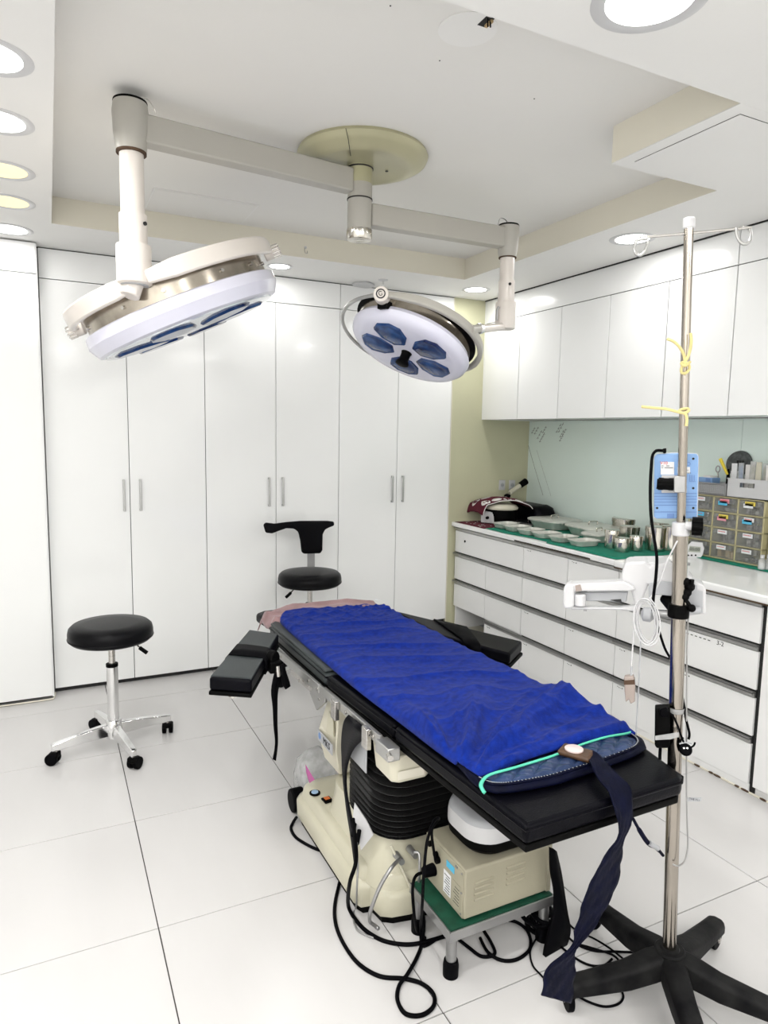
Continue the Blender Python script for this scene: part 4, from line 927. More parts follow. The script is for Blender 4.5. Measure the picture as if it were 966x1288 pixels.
cable('lead_bundle', [(aty(444, 1030, 1.60)), aty(448, 1080, 1.60), aty(440, 1110, 1.60), fl(438, 1138, .02), fl(446, 1155, .006), fl(462, 1172, .005), fl(485, 1184, .005), fl(515, 1188, .005), fl(545, 1182, .005), fl(575, 1172, .005)], .0058, 'rubber', 'thick black cable running from the white card under the step stool')
cable('thin_cable', [aty(449, 1060, 1.60), aty(450, 1090, 1.60), aty(449, 1115, 1.60), fl(448, 1140, .012), fl(444, 1152, .005), fl(450, 1170, .004), fl(470, 1180, .004)], .003, 'satin', 'thin grey cable beside the thick black floor cable')
cable('box_cable', [Vector((fr - .012, 1.520, .250)), aty(543, 1045, 1.50), aty(552, 1030, 1.47), aty(545, 1034, 1.45), aty(537, 1060, 1.42), aty(533, 1100, 1.40), aty(531, 1140, 1.40), fl(529, 1170, .02), fl(532, 1190, .005), fl(548, 1182, .005)], .0042, 'rubber', 'black cable hanging down the back panel of the beige box')
cable('box_cable', [Vector((fr - .034, 1.545, .205)), aty(523, 1102, 1.52), aty(519, 1118, 1.50), aty(521, 1150, 1.50), fl(525, 1172, .01), fl(535, 1180, .005)], .0045, 'rubber', 'thick black mains cable from the plug of the beige box')
cable('floor_cable', [fl(575, 1180, .005), fl(590, 1192, .005), fl(606, 1203, .005), fl(622, 1200, .006), fl(618, 1186, .008), fl(608, 1170, .006)], .0048, 'rubber', 'black cable loop lying under the step stool, left one')
cable('floor_cable', [fl(604, 1180, .005), fl(614, 1198, .011), fl(632, 1208, .006), fl(652, 1206, .005), fl(667, 1192, .005), fl(664, 1172, .005), fl(650, 1160, .006), fl(632, 1157, .005), fl(615, 1160, .005)], .0048, 'rubber', 'black cable loop lying under the step stool, right one')
cable('floor_cable', [fl(676, 1178, .012), fl(667, 1196, .005), fl(670, 1214, .004), fl(680, 1226, .004), fl(690, 1236, .004)], .0026, 'rubber', 'thin black cable curving on the floor right of the step stool')
cable('floor_cable', [fl(712, 1176, .012), fl(726, 1188, .005), fl(748, 1196, .005), fl(775, 1197, .005), fl(800, 1198, .005)], .0032, 'rubber', 'black cable running under the drip stand, upper of the tangle')
cable('floor_cable', [fl(722, 1186, .008), fl(750, 1194, .011), fl(772, 1202, .006), fl(780, 1214, .005), fl(778, 1235, .005), fl(784, 1253, .004), fl(777, 1263, .004), fl(760, 1266, .004), fl(740, 1260, .004), fl(722, 1250, .005)], .003, 'rubber', 'black cable looping round the left foot of the drip stand')
cable('floor_cable', [fl(700, 1186, .005), fl(722, 1204, .004), fl(742, 1214, .005), fl(760, 1214, .005), fl(770, 1206, .011)], .0032, 'rubber', 'short black cable curve beside the hanging strap end')
cable('floor_cable', [fl(712, 1150, .006), fl(716, 1162, .004), fl(728, 1172, .004), fl(746, 1180, .004), fl(766, 1192, .011), fl(784, 1206, .004)], .0026, 'rubber', 'thin black cable behind the navy strap on the floor')
tg = thing('cable_bundle', fl(676, 1168, 0), 'tangled black cable bundle heaped by the right leg of the step stool', 'cable bundle')
random.seed(11)
for k in range(7):
    c = fl(678, 1170, .0) + Vector((random.uniform(-.01, .02), random.uniform(-.02, .02), .012 + .009 * k)); rr = random.uniform(.022, .036)
    tl = Matrix.Rotation(random.uniform(-.35, .35), 3, 'X') @ Matrix.Rotation(random.uniform(-.3, .3), 3, 'Y')
    MB().tube([c + tl @ Vector((rr * math.cos(a * PI / 6), rr * 1.2 * math.sin(a * PI / 6), 0)) for a in range(12)], .0065, n=6, smooth=2, closed=True).build('cable_turn', 'rubber', tg, ang=180)
# shroud strap on the rail, white hang card and its clips
t = thing('rail_strap', (.80, 1.8, .5), 'dark grey leather strap hanging from the side rail past the bellows', 'strap')
xs = .795
l = [(439, 899), (434, 905), (431, 916), (429.5, 935), (430, 955), (431, 975), (433, 995), (436, 1020), (440, 1045), (443, 1066), (446, 1090)]; r = [(467, 921), (463, 927), (455, 932), (446, 941), (440, 953), (436, 972), (436.5, 995), (441, 1020), (446, 1045), (448, 1066), (449, 1090)]
zz = [.0, -.010, -.013, -.013, -.012, -.010, -.008, -.008, -.012, -.02, -.02]
ribbon(spline([atx(u, v, xs + z_) for (u, v), z_ in zip(l, zz)], 4), spline([atx(u, v, xs + z_ + .004) for (u, v), z_ in zip(r, zz)], 4)).build('strap_band', 'leather', t, solid=.003, ang=180)
t = thing('hang_card', (.80, 1.7, .2), 'white plastic card leaning on the pedestal with black clips over it', 'card')
Fc = Frame(455, 1030, aty(452, 1036, 1.70))
m = MB(); Fc.slab(m, [(444, 1026), (454, 1070), (470, 1050), (461, 1032), (446, 1010)], 0, .006); m.build('card_sheet', 'whitep', t, bevel=.001)
for (a, b) in (((446, 1036), (444, 1052)), ((452, 1044), (449, 1062))):
    MB().tube([Fc.px(*a, -.008), Fc.px(*b, -.008)], .0068, n=10).build('black_clip', 'rubber', t, bevel=.003)
# plastic bag with pink liquid behind the pedestal
t = thing('plastic_bag', fl(408, 975, 0), 'clear plastic bag with magenta edge lying behind the table pedestal', 'bag')
c = fl(404, 985, .10); 
def bagf(k, z): return [Vector((c.x + .012 + x * k, c.y + .10 + y * k, z)) for x, y in rrect(-.075, .075, -.06, .06, .03, 4)]
MB().loft([bagf(.7, .003), bagf(1, .03), bagf(1.0, .09), bagf(.8, .15), bagf(.35, .19)]).map(lambda p: p + Vector((noise.noise(p * 22) * .018, noise.noise(p * 22 + Vector((5, 0, 0))) * .018, 0 if p.z < .01 else noise.noise(p * 25) * .012))).build('bag_film', 'clear', t, ang=180)
MB().loft([[Vector((p.x - .002, p.y, p.z)) for p in bagf(.45, .006)], bagf(.62, .03), bagf(.55, .055)]).build('crumpled_paper', 'stickw', t)
MB().prism([atx(u, v, .752) for u, v in ((384, 961), (387, 966), (396, 981), (389, 985), (385, 972))], [atx(u, v, .757) for u, v in ((384, 961), (387, 966), (396, 981), (389, 985), (385, 972))]).build('magenta_edge', 'magenta', t)
# ================================================================== DRIP STAND
YP = 1.095
P0, P1 = aty(842, 1200, YP), aty(866.5, 286, YP)
def pl_(z): k = (z - P0.z) / (P1.z - P0.z); return P0.lerp(P1, k)
IV = t = thing('drip_stand', (P0.x, P0.y, 0), 'stainless drip stand with worn black five-leg base, leaning slightly left', 'drip stand')
zc = aty(855, 665, YP).z
MB().cyl(P0 - Vector((0, 0, .01)), pl_(zc), .0165, n=28).build('lower_tube', 'pole', t)
MB().cyl(pl_(zc), pl_(P1.z), .0100, n=24).build('upper_tube', 'pole', t)
MB().cyl(pl_(P1.z - .003), pl_(P1.z + .020), .0125, n=20).build('end_cap', 'whitep', t, bevel=.003)
a = pl_(P1.z - .028)
FP = Frame(862, 300, a)
hb = [FP.px(804, 299, -.03), FP.px(866, 293.5, 0), FP.px(945, 286, .03)]
MB().tube(hb, .0032, n=8).build('cross_bar', 'steel', t)
def hook(pts, nm='bag_hook'): MB().tube([FP.px(u, v, e) for u, v, e in pts], .0036, n=8, smooth=6).build(nm, 'rail', t, ang=180)
hook([(815, 300, -.028), (802, 302, -.03), (799, 307, -.03), (798, 314, -.032), (801, 320, -.034), (806, 321, -.034), (811, 316, -.03), (814, 308, -.026), (815, 303, -.026)])
hook([(926, 287, .02), (927, 296, .018), (931, 304, .016), (937, 307, .018), (943, 303, .024), (944, 293, .03), (942, 287, .032), (934, 286.5, .03)])
cl = MB().cyl(pl_(zc - .016), pl_(zc + .016), .0195, n=24).build('height_collar', 'whitep', t, bevel=.003)
FC = Frame(855, 665, pl_(zc))
m = MB(); q0 = FC.px(862, 661, -.012); kx = FC.ex
m.cyl(q0, q0 + kx * .014, .010, n=12); m.build('collar_boss', 'whitep', cl)
kb = MB(); c0 = q0 + kx * .024
for k in range(6):
    a_ = PI * k / 3; kb.cyl(c0 + FC.ez * .013 * math.sin(a_) + FC.ey * .013 * math.cos(a_) - kx * .010, c0 + FC.ez * .013 * math.sin(a_) + FC.ey * .013 * math.cos(a_) + kx * .012, .0095, n=10)
kb.cyl(c0 - kx * .011, c0 + kx * .013, .014, n=12)
kb.build('collar_knob', 'black', cl)
MB().lathe([(.036, -.02), (.038, .006), (.038, .013), (.034, .017), (.024, .017), (.022, .022), (.0185, .023)], P0, n=28).build('hub_socket', 'iron', t)
hub = Vector((P0.x, P0.y, 0))
for k, dg in enumerate((14, 88, 164, 238, 305)):
    an = math.radians(dg); d = Vector((math.cos(an), math.sin(an), 0)); s = Vector((-d.y, d.x, 0))
    def ring(rr, h, zl, zh): return [hub + d * rr + s * x + Vector((0, 0, z)) for x, z in ((-h, zl), (h, zl), (h, zh - .012), (h * .6, zh - .002), (-h * .6, zh - .002), (-h, zh - .012))]
    lg = MB().loft([ring(.0, .030, .088, .145), ring(.05, .030, .075, .140), ring(.12, .028, .062, .118), ring(.22, .0265, .060, .103), ring(.272, .0255, .060, .098), ring(.288, .018, .062, .092)]).build('leg', 'iron', t, bevel=.006, seg=3, ang=60)
    q = hub + d * .266; an2 = [.3, 1.9, 1.2, -.6, 2.5][k]; e = Vector((math.cos(an2), math.sin(an2), 0)); f = Vector((-e.y, e.x, 0)); w = q + e * .014 + Vector((0, 0, .030))
    MB().cyl(q + Vector((0, 0, .055)), q + Vector((0, 0, .064)), .010, n=12).build('caster_stem', 'steel', lg)
    MB().lathe([(.030, -.008), (.030, .008)], w, f, n=24).build('caster_wheel', 'rubber', lg, bevel=.003)
    fk = MB()
    for sg in (-1, 1): fk.prism([q + f * sg * .011 + e * x + Vector((0, 0, z)) for x, z in ((-.012, .056), (.012, .056), (.022, .030), (.008, .022))], [q + f * sg * .0125 + e * x + Vector((0, 0, z)) for x, z in ((-.012, .056), (.012, .056), (.022, .030), (.008, .022))])
    fk.build('caster_fork', 'steel', lg); MB().cyl(w - f * .014, w + f * .014, .006, n=10).build('caster_axle', 'steel', lg)
# yellow rubber tubing knotted round the pole
def ytube(pts, r=.0032): return MB().tube([FP.px(u, v, e) for u, v, e in pts], r, n=8, smooth=6)
t = thing('rubber_tubing', FP.px(862, 455, 0), 'yellow rubber tube knotted on the drip stand, upper one', 'tubing')
ytube([(839, 426, -.03), (848, 430, -.03), (855, 437, -.025), (860, 446, -.018), (862, 455, -.018), (866, 458, -.012), (867, 464, -.008), (862, 469.5, -.016), (857, 468, -.014), (858, 461, -.016), (864, 456, -.02)]).build('knotted_length', 'yellowt', t, ang=180)
ytube([(868.5, 419, -.014), (869.5, 430, -.014), (867, 444, -.014), (863, 453, -.018), (857, 457, -.016), (862, 460, -.02), (868, 455, -.012)]).build('knot_end', 'yellowt', t, ang=180)
t = thing('rubber_tubing', FP.px(862, 518, 0), 'yellow rubber tube tied on the drip stand, lower one with a long end', 'tubing')
ytube([(807, 511.5, -.05), (822, 513, -.04), (838, 514.5, -.03), (852, 518, -.02), (860, 519.5, -.016), (866, 517, -.008), (865, 514, .004), (857, 515, .0), (854, 518, -.014), (862, 521, -.016), (864, 528, -.014), (863, 536, -.014)]).build('tied_length', 'yellowt', t, ang=180)

# ------------------------------------------------------------------ blue pump clamped behind the pole
FB2 = Frame(850, 610, pl_(1.33)); e0 = .022
PU = t = thing('infusion_pump', FB2.px(850, 610, e0), 'light blue pump seen from behind, clamped to the drip stand pole', 'pump')
m = MB(); FB2.slab(m, [(822.5, 650), (823, 575), (826, 571.5), (850, 570), (876, 571), (878.5, 574), (876.5, 650), (874, 652), (826, 652.5)], e0, e0 + .05); m.build('back_shell', 'bluep', t, bevel=.002)
m = MB(); FB2.slab(m, [(822, 652.5), (822.3, 574), (826, 570.8), (850, 569), (877, 570.4), (879.3, 574), (877.6, 652.5)], e0 + .012, e0 + .040); m.build('seam_band', 'whitep', t)
for v in (620.5, 624.5, 628, 631.5, 635.5, 644):
    m = MB(); FB2.quad(m, 823, 876.5, v - .45, v + .45, e0 - .0012, e0); m.build('back_rib', 'bluepd', t)
m = MB(); FB2.quad(m, 839, 848, 646, 652, e0 - .0006, e0 + .001); m.build('port_recess', 'bluepd', t)
m = MB()
for u, v in ((872, 577), (827, 614), (872, 614), (826.5, 639), (872, 639)):
    q = FB2.px(u, v, e0); m.cyl(q - FB2.ey * .0012, q, .0028, n=10)
m.build('screw_hole', 'gap', t)
m = MB(); FB2.quad(m, 831, 848, 581, 597, e0 - .0012, e0); m.build('rating_label', 'stickw', t)
m = MB(); FB2.quad(m, 849, 870, 582, 597, e0 - .0011, e0); m.build('rating_label', 'bluep', t)
m = MB(); FB2.quad(m, 852, 868, 587.5, 595.5, e0 - .0016, e0); m.build('rating_label', 'stickw', t)
text('V10', .0105, 'red', FB2.px(835, 582.5, e0 - .0018), FB2.ex, FB2.ez, t, 'label_heading', .0002)
m = MB()
for v, a_, b_ in ((586, 832, 834.5), (586, 838, 842), (588.3, 832, 834), (588.3, 836, 846.5), (595, 860, 869), (589.5, 852, 858), (591.5, 853, 866)): FB2.quad(m, a_, b_, v - .35, v + .35, e0 - .0016, e0 - .001)
m.build('label_print', 'ink', t)
q = FB2.px(866, 583.5, e0 - .001); MB().lathe([(.0045, 0), (.0045, .0008), (.003, .0008), (.003, 0)], q, -FB2.ey, n=20, cap=False).build('round_mark', 'bluepd', t)
m = MB()
for k in range(4): FB2.quad(m, 867 + 2 * k, 868 + 2 * k, 597.5, 605, e0 - .0008, e0)
FB2.quad(m, 867, 875, 605.3, 606, e0 - .0008, e0); m.build('vent_mark', 'bluepd', t)
cp = MB(); FB2.quad(cp, 832, 864, 598, 620, e0 - .010, e0); cp = cp.build('clamp_plate', 'whitep', t, bevel=.001)
cp2 = MB(); FB2.quad(cp2, 847.5, 862, 599, 620, -.020, e0 - .008); cp2.build('clamp_jaw', 'satin', t, bevel=.002)
m = MB(); c = FB2.px(838, 609, -.006)
for k in range(3):
    o = FB2.ex * (-.011 + .011 * k)
    for j in range(7): a_ = 2 * PI * j / 7; m.cyl(c + o - FB2.ex * .006 + (FB2.ez * math.cos(a_) + FB2.ey * math.sin(a_)) * .0085, c + o + FB2.ex * .005 + (FB2.ez * math.cos(a_) + FB2.ey * math.sin(a_)) * .0085, .0062 - .0008 * (k % 2), n=8)
m.cyl(c - FB2.ex * .02, c + FB2.ex * .02, .012, n=12); m.build('clamp_knob', 'black', t)
m = MB(); FB2.quad(m, 856, 862, 598.5, 619.5, e0 - .016, e0 - .009); m.build('clamp_pad', 'black', t)
pc = thing('pump_cable', FB2.px(826, 567, e0), 'black power cable rising to the right-angle plug over the blue pump', 'cable')
k = MB(); FB2.slab(k, [(833, 564.5), (838, 563.5), (838, 570), (834, 570.5)], e0 - .004, e0 + .010); k.build('angle_plug', 'black', pc, bevel=.002)
MB().tube([FB2.px(u, v, e) for u, v, e in ((834, 567, e0), (828, 566.5, e0 - .004), (824, 568, e0 - .01), (820.5, 574, e0 - .012), (819, 590, -.01), (818, 610, -.01), (818, 630, -.012), (819, 650, -.016), (822, 672, -.02), (826, 700, -.024), (825, 725, -.024), (822, 750, -.02), (821, 768, -.010))], .0036, n=8, smooth=6).build('cord', 'rubber', pc, ang=180)

# ------------------------------------------------------------------ white scanner head on the pole
FS = Frame(800, 740, pl_(1.08)); e = .03
SC = t = thing('vein_viewer', FS.px(800, 745, e), 'white device with a long looped handle clamped to the drip stand pole', 'medical device')
m = MB(); FS.slab(m, [(782, 722), (786, 709), (792, 707), (812, 706.5), (818, 712), (840, 706), (850, 716), (872, 728), (874, 742), (838, 742), (815, 736), (806, 764), (799, 762), (793, 742), (782, 733)], e, e + .085); m.build('main_body', 'whitep', t, bevel=.006, seg=3)
m = MB(); FS.slab(m, [(786, 716), (795, 707.5), (835, 707), (850, 716), (858, 724), (842, 728), (812, 734), (799, 730)], e + .02, e + .12); m.build('top_cover', 'whitep', t, bevel=.006, seg=3)
m = MB(); FS.slab(m, [(864, 728), (885, 736), (888, 742), (888, 772), (862, 775), (858, 768)], e + .0, e + .07); m.build('end_block', 'whitep', t, bevel=.004, seg=3)
m = MB(); FS.slab(m, [(866, 732), (877, 737), (877, 743), (884, 744), (884, 771), (864, 772)], e - .004, e + .0); m.build('end_cover', 'greyp', t, bevel=.001)
m = MB(); FS.slab(m, [(816, 735), (826, 731), (850, 733), (858, 740), (858, 756), (846, 750), (826, 748), (816, 752)], e - .006, e + .004); m.build('grey_fascia', 'greyp', t, bevel=.002)
# handle: upper beam, lower bar, rounded end with grip
m = MB(); FS.slab(m, [(710, 738), (714, 735), (730, 734), (760, 733), (785, 731.5), (796, 738), (800, 742.5), (790, 744), (730, 744), (722, 745), (712, 745)], e - .015, e + .030); m.build('handle_beam', 'whitep', t, bevel=.004, seg=3)
m = MB(); FS.slab(m, [(730, 745), (790, 744), (788, 757), (780, 758), (760, 756), (731, 756)], e + .012, e + .022); m.build('handle_inset', 'greyp', t, bevel=.002)
m = MB(); FS.slab(m, [(708.5, 742), (710.5, 736), (716, 734.5), (722, 737), (722, 763), (718, 766), (711, 766), (708, 762)], e - .020, e + .034); m.build('handle_end', 'whitep', t, bevel=.005, seg=3)
m = MB(); c0, c1 = FS.px(729.5, 747, e - .004), FS.px(729.5, 762, e - .004); m.cyl(c0, c1, .0145, n=20); m.build('roller_grip', 'whitep', t, bevel=.004, seg=3)
m = MB(); FS.slab(m, [(718, 762), (734, 764), (780, 764), (800, 762), (806, 766), (800, 770), (780, 767.5), (734, 767), (718, 767)], e - .006, e + .016); m.build('handle_bar', 'whitep', t, bevel=.003)
m = MB(); FS.slab(m, [(723.5, 736.5), (730, 735), (732, 743), (724, 744)], e - .0165, e - .014); m.build('tape_patch', 'taupe', t)
m = MB(); FS.slab(m, [(734, 767), (738, 767), (738, 769), (734, 769)], e, e + .008); m.build('handle_screw', 'satin', t)
m = MB(); FS.slab(m, [(768, 755), (781, 754), (782, 757.5), (776, 757)], e + .008, e + .013); m.build('handle_slot', 'gap', t)
# carrying bail and its stem on top
MB().tube([FS.px(u, v, e + .05) for u, v in ((815, 709), (822, 708), (838, 707.5), (855, 708), (868, 709.5))], .004, n=8).build('top_bail', 'satin', t)
m = MB(); FS.quad(m, 837, 840, 709, 732, e + .03, e + .045); m.build('bail_stem', 'satin', t)
# clamp arm
c = FS.px(818, 771, e - .010); d = FS.px(846, 773, e - .014)
MB().cyl(c, d, .010, n=16).build('clamp_arm', 'satin', t); MB().lathe([(.006, 0), (.017, .006), (.018, .022), (.010, .030)], FS.px(806, 772, e - .010), FS.ex, n=20).build('clamp_cup', 'greyp', t)
c = pl_(1.035); MB().cyl(c - Vector((0, 0, .018)), c + Vector((0, 0, .014)), .024, n=20).build('pole_clamp', 'black', t, bevel=.003)
MB().cyl(c + FS.ex * .012, c + FS.ex * .045 + FS.ey * .02, .009, n=14).build('clamp_bolt', 'greyp', t)
MB().cyl(c + FS.ey * .015 - FS.ex * .008, FS.px(838, 752, e + .02), .016, n=14).build('clamp_neck', 'black', t)
kn = MB()
c = FS.px(864, 740, -.004)
for q in ((862, 732), (868, 738), (864, 745), (861, 750)): kn.ball(FS.px(*q, -.006), .0115, 10)
kn.box(-.004, .006, -.004, .004, -.01, .01, Matrix.Translation(FS.px(869, 734, -.008)))
kn.build('clamp_lever', 'black', t)
MB().cyl(FS.px(862, 754, -.010), FS.px(868, 762, -.014), .0045, n=10).ball(FS.px(870, 765, -.014), .0095, 12).build('lever_ball', 'black', t)
# coiled white lead with sensor clip
CL = thing('coiled_lead', FS.px(812, 780, -.02), 'white coiled sensor lead hanging from the scanner with a taupe clip', 'cable')
random.seed(5)
coil = MB()
pts = []
for k in range(5 * 14):
    a_ = 2 * PI * k / 14 + PI / 2; j = k / 14; rx = 10.2 + 1.3 * j + .8 * math.sin(j * 2.1); ry = 23.5 + 1.5 * j
    u = 813 + 1.3 * math.sin(j * 3) + rx * math.cos(a_) - 2.0 * math.sin(a_) * 1.2; v = 782 - ry * math.sin(a_)
    pts.append(FS.px(u, v, -.030 + .003 * math.sin(k * .9) - .0025 * j))
coil.tube(pts, .0016, n=6, smooth=3); coil.build('coil', 'whitep', CL, ang=180)
MB().tube([FS.px(u, v, e_) for u, v, e_ in ((852, 680, -.02), (846, 692, -.02), (838, 708, -.02), (828, 735, -.022), (818, 752, -.028), (806, 760, -.03), (800, 775, -.03), (797, 800, -.03), (795, 825, -.03), (794, 838, -.03))], .0020, n=6, smooth=5).build('lead', 'whitep', CL, ang=180)
MB().tube([FS.px(u, v, -.03) for u, v in ((794.5, 838), (794, 850))], [.0022, .003, .004], n=8).build('strain_relief', 'greyp', CL)
m = MB(); FS.slab(m, [(785, 852), (797, 850.5), (799, 862), (798.5, 883), (793, 886), (791, 880), (787, 884), (785.5, 870)], -.040, -.020); m.build('sensor_clip', 'taupe', CL, bevel=.003)
m = MB(); FS.slab(m, [(784.6, 856), (798.2, 855), (798.6, 861), (784.8, 861.5)], -.0405, -.0195); m.build('clip_band', 'brown', CL)
g = thing('grey_lead', FS.px(804, 830, -.02), 'thin grey lead dropping straight from the coil behind the table', 'cable')
MB().tube([FS.px(u, v, -.015) for u, v in ((806, 800), (805, 830), (803, 870), (801, 905), (800, 925))], .0019, n=6, smooth=3).build('cord', 'greyp', g, ang=180)
g = thing('grey_lead', FS.px(866, 900, .0), 'long grey lead hanging right of the pole with a printed tag', 'cable')
pts = [(866, 772), (864.5, 800), (863.8, 850), (863.5, 900), (863.5, 950), (863.5, 1000), (864.5, 1040), (865, 1065), (861, 1083), (853, 1089), (846, 1087)]
MB().tube([FS.px(u, v, .004) for u, v in pts], .0019, n=6, smooth=5).build('cord', 'satin', g, ang=180)
m = MB(); FS.quad(m, 864.5, 882, 1003.5, 1008, .003, .005); m = m.build('cable_tag', 'greyp', g)
text('THE 711', .0065, 'ink', FS.px(873.5, 1005.8, .0025), FS.ex, FS.ez, g, 'tag_lettering', .0002)
# adapter taped to the pole and its cables
AD = thing('power_adapter', FS.px(835, 920, 0), 'black power adapter taped to the drip stand pole', 'power adapter')
m = MB(); FS.slab(m, [(824, 892), (843, 891), (843, 938), (840, 941.5), (826, 941.5), (823.5, 938)], -.015, .018); m.build('adapter_body', 'black', AD, bevel=.003)
m = MB(); FS.slab(m, [(830, 893), (838, 890), (842, 896), (841, 903), (832, 903), (829.5, 898)], -.026, -.013); m.build('plug', 'rubber', AD, bevel=.003)
MB().tube([FS.px(830.5, 941, 0), FS.px(830, 950, 0), FS.px(830, 955, 0)], .0038, n=8).build('cord_relief', 'rubber', AD)
c = pl_(.785)
MB().lathe([(.0185, -.004), (.0185, .008)], c, n=20, cap=False).build('tape_wrap', 'clear', AD, solid=.001)
m = MB(); FS.slab(m, [(824, 926), (843, 923), (854, 921), (854, 927), (843, 930), (824, 931)], -.0185, -.0165); m.build('clear_tape', 'clear', AD)
g = thing('adapter_cable', FS.px(862, 930, 0), 'black cable coiled at the pole right of the adapter', 'cable')
MB().tube([FS.px(u, v, e_) for u, v, e_ in ((822, 768, -.01), (828, 790, .01), (836, 815, .02), (845, 832, .03), (854, 858, .03), (859, 880, .02), (863, 905, .006), (867, 922, .0), (866, 930, -.004))], .0030, n=8, smooth=5).build('cord', 'rubber', g, ang=180)
MB().tube([FS.px(u, v, e_) for u, v, e_ in ((838, 895, -.02), (846, 900, -.022), (852, 912, -.022), (857, 926, -.018), (860, 934, -.012))], .0026, n=8, smooth=5).build('cord', 'rubber', g, ang=180)
MB().tube([FS.px(864 + 8.5 * math.cos(a) * (1 if math.cos(a) < 0 else 1.2), 934 + 7 * math.sin(a), -.008) for a in [k * PI / 6 for k in range(9)]], .0022, n=8, smooth=3).build('cord_loop', 'rubber', g, ang=180)
ck = MB().cyl(FS.px(862.5, 943, -.020), FS.px(862.5, 943, .006), .0145, n=24).build('mains_plug', 'rubber', g, bevel=.004)
MB().cyl(FS.px(860.5, 941, -.028), FS.px(860.5, 941, -.019), .0022, n=8).cyl(FS.px(864.5, 941, -.028), FS.px(864.5, 941, -.019), .0022, n=8).build('plug_pin', 'steel', ck)
MB().tube([FS.px(855 + 7.5 * (1 - math.cos(a)), 936 - 2.0 * math.sin(a), -.014) for a in [k * PI / 6 for k in range(7)]], .0016, n=6).build('cable_tie', 'greyp', g)

# ================================================================== THINGS ON THE WORKTOP
ZW, ZN = .8345, .8395
t = thing('surgical_cloth', (2.8, 3.0, ZW), 'green surgical cloth laid along the worktop under the steel trays and canisters', 'cloth')
def edge(pts, k=5): return [tuple(p) for p in spline([Vector(p) for p in pts], k)]
fe = [(2.515, 3.60), (2.50, 3.40), (2.535, 3.15), (2.535, 3.02), (2.497, 2.98), (2.50, 2.75), (2.494, 2.50), (2.50, 2.452)]
fe = [(x, y) for x, y in fe]
def gc(s, t):
    x, y = lerp_poly(fe, t); X = x + (3.10 - x) * s; z = ZW + .0022 + .002 * (noise.noise(Vector((X * 8, y * 8, 0))) + .5)
    return Vector((X, y, z))
MB().grid(gc, 8, 60).build('cloth_far', 'green', t, solid=.002, ang=180)
def gc2(s, t):
    y = 2.425 + (1.05 - 2.425) * t; x0 = 2.915 - .01 * math.sin(t * 5); X = x0 + (3.115 - x0) * s
    return Vector((X, y, ZN + .0022 + .0015 * (noise.noise(Vector((X * 8, y * 8, 0))) + .5)))
MB().grid(gc2, 6, 30).build('cloth_near', 'green', t, solid=.002, ang=180)
ZC = ZW + .0065
# dark sheet under the cooker
def dm(s, t): x = 2.50 + .40 * s; y = 3.60 + .35 * t; return Vector((x, y, ZW + .0015 + .001 * noise.noise(Vector((x * 20, y * 20, 0)))))
m = MB().grid(dm, 10, 10).build('patterned_mat', 'maroon', None, solid=.002, ang=180); tag(m, 'dark patterned cloth mat on the corner of the worktop', 'mat')
pm = MB(); random.seed(9)
for k in range(60):
    x = random.uniform(2.51, 2.88); y = random.uniform(3.61, 3.94); pm.box(x, x + random.uniform(.006, .018), y, y + .006, ZW + .0030, ZW + .0036)
pm.build('mat_print', 'cotton', m)
# rice-cooker like steriliser under a cloth
cc = (2.78, 3.80)
t = thing('rice_cooker', (*cc, ZW), 'small round cooker with cream lid under a maroon bone-print cloth', 'cooker')
MB().lathe([(.085, ZW + .006), (.105, ZW + .02), (.112, ZW + .075), (.110, ZW + .10)], (*cc, 0), n=40).build('body', 'black', t)
MB().lathe([(.112, ZW + .100), (.114, ZW + .112), (.100, ZW + .128), (.06, ZW + .138), (0, ZW + .140)], (*cc, 0), n=40).build('lid', 'medic', t)
m = MB(); q = Vector((cc[0] - .108, cc[1] - .0, ZW)); m.box(-.016, .016, -.05, .05, .006, .085, Matrix.Translation(q) @ Matrix.Rotation(.5, 4, 'Z')); m.build('control_panel', 'whitep', t, bevel=.006)
q2 = fl(607, 650, ZW + .045)
MB().cyl(Vector((cc[0] - .125, cc[1] - .02, ZW + .045)), Vector((cc[0] - .14, cc[1] - .03, ZW + .045)), .010, n=16).build('knob', 'black', t)
FK = Frame(620, 630, (2.70, 3.70, .95))
def drape(s, u):
    # s along the photo's left-right, u front to back over the lid
    ang = -1.35 + 2.7 * s; x = cc[0] + .150 * math.sin(ang) * 1.0; top = ZW + .165 - .052 * (1 - math.cos(ang)) * 1.35
    y = cc[1] - .085 + .20 * u; z = top + .015 * math.sin(u * PI) + .006 * noise.noise(Vector((s * 6, u * 5, 0)))
    v = Vector((x, y, z)); d = Vector((x - cc[0], 0, 0)); v.y += (x - cc[0]) * -.45
    if s < .16: v.z -= .05 * (.16 - s) / .16; v.x -= .02
    return v
m = MB().grid(drape, 30, 12).build('printed_cloth', 'maroon', None, solid=.003, ang=180); tag(m, 'maroon cloth with white bone prints draped over the cooker', 'cloth')
pr = MB()
def patch(s0, u0, rs, ru, n=10):
    c = [drape(s0 + rs * math.cos(2 * PI * k / n) * (1 + .25 * math.cos(4 * PI * k / n)), u0 + ru * math.sin(2 * PI * k / n)) + Vector((-.0022, -.0022, .0030)) for k in range(n)]
    pr.add(c, [tuple(range(n))])
for s0, u0, a_, b_ in ((.17, .2, .055, .15), (.34, .15, .07, .12), (.28, .60, .07, .14), (.50, .10, .055, .09), (.55, .55, .06, .14), (.70, .12, .06, .10), (.85, .3, .05, .2), (.13, .7, .05, .12), (.77, .7, .05, .12)): patch(s0, u0, a_, b_)
pr.build('bone_print', 'cotton', m, ang=180, solid=.0006)
ip = MB()
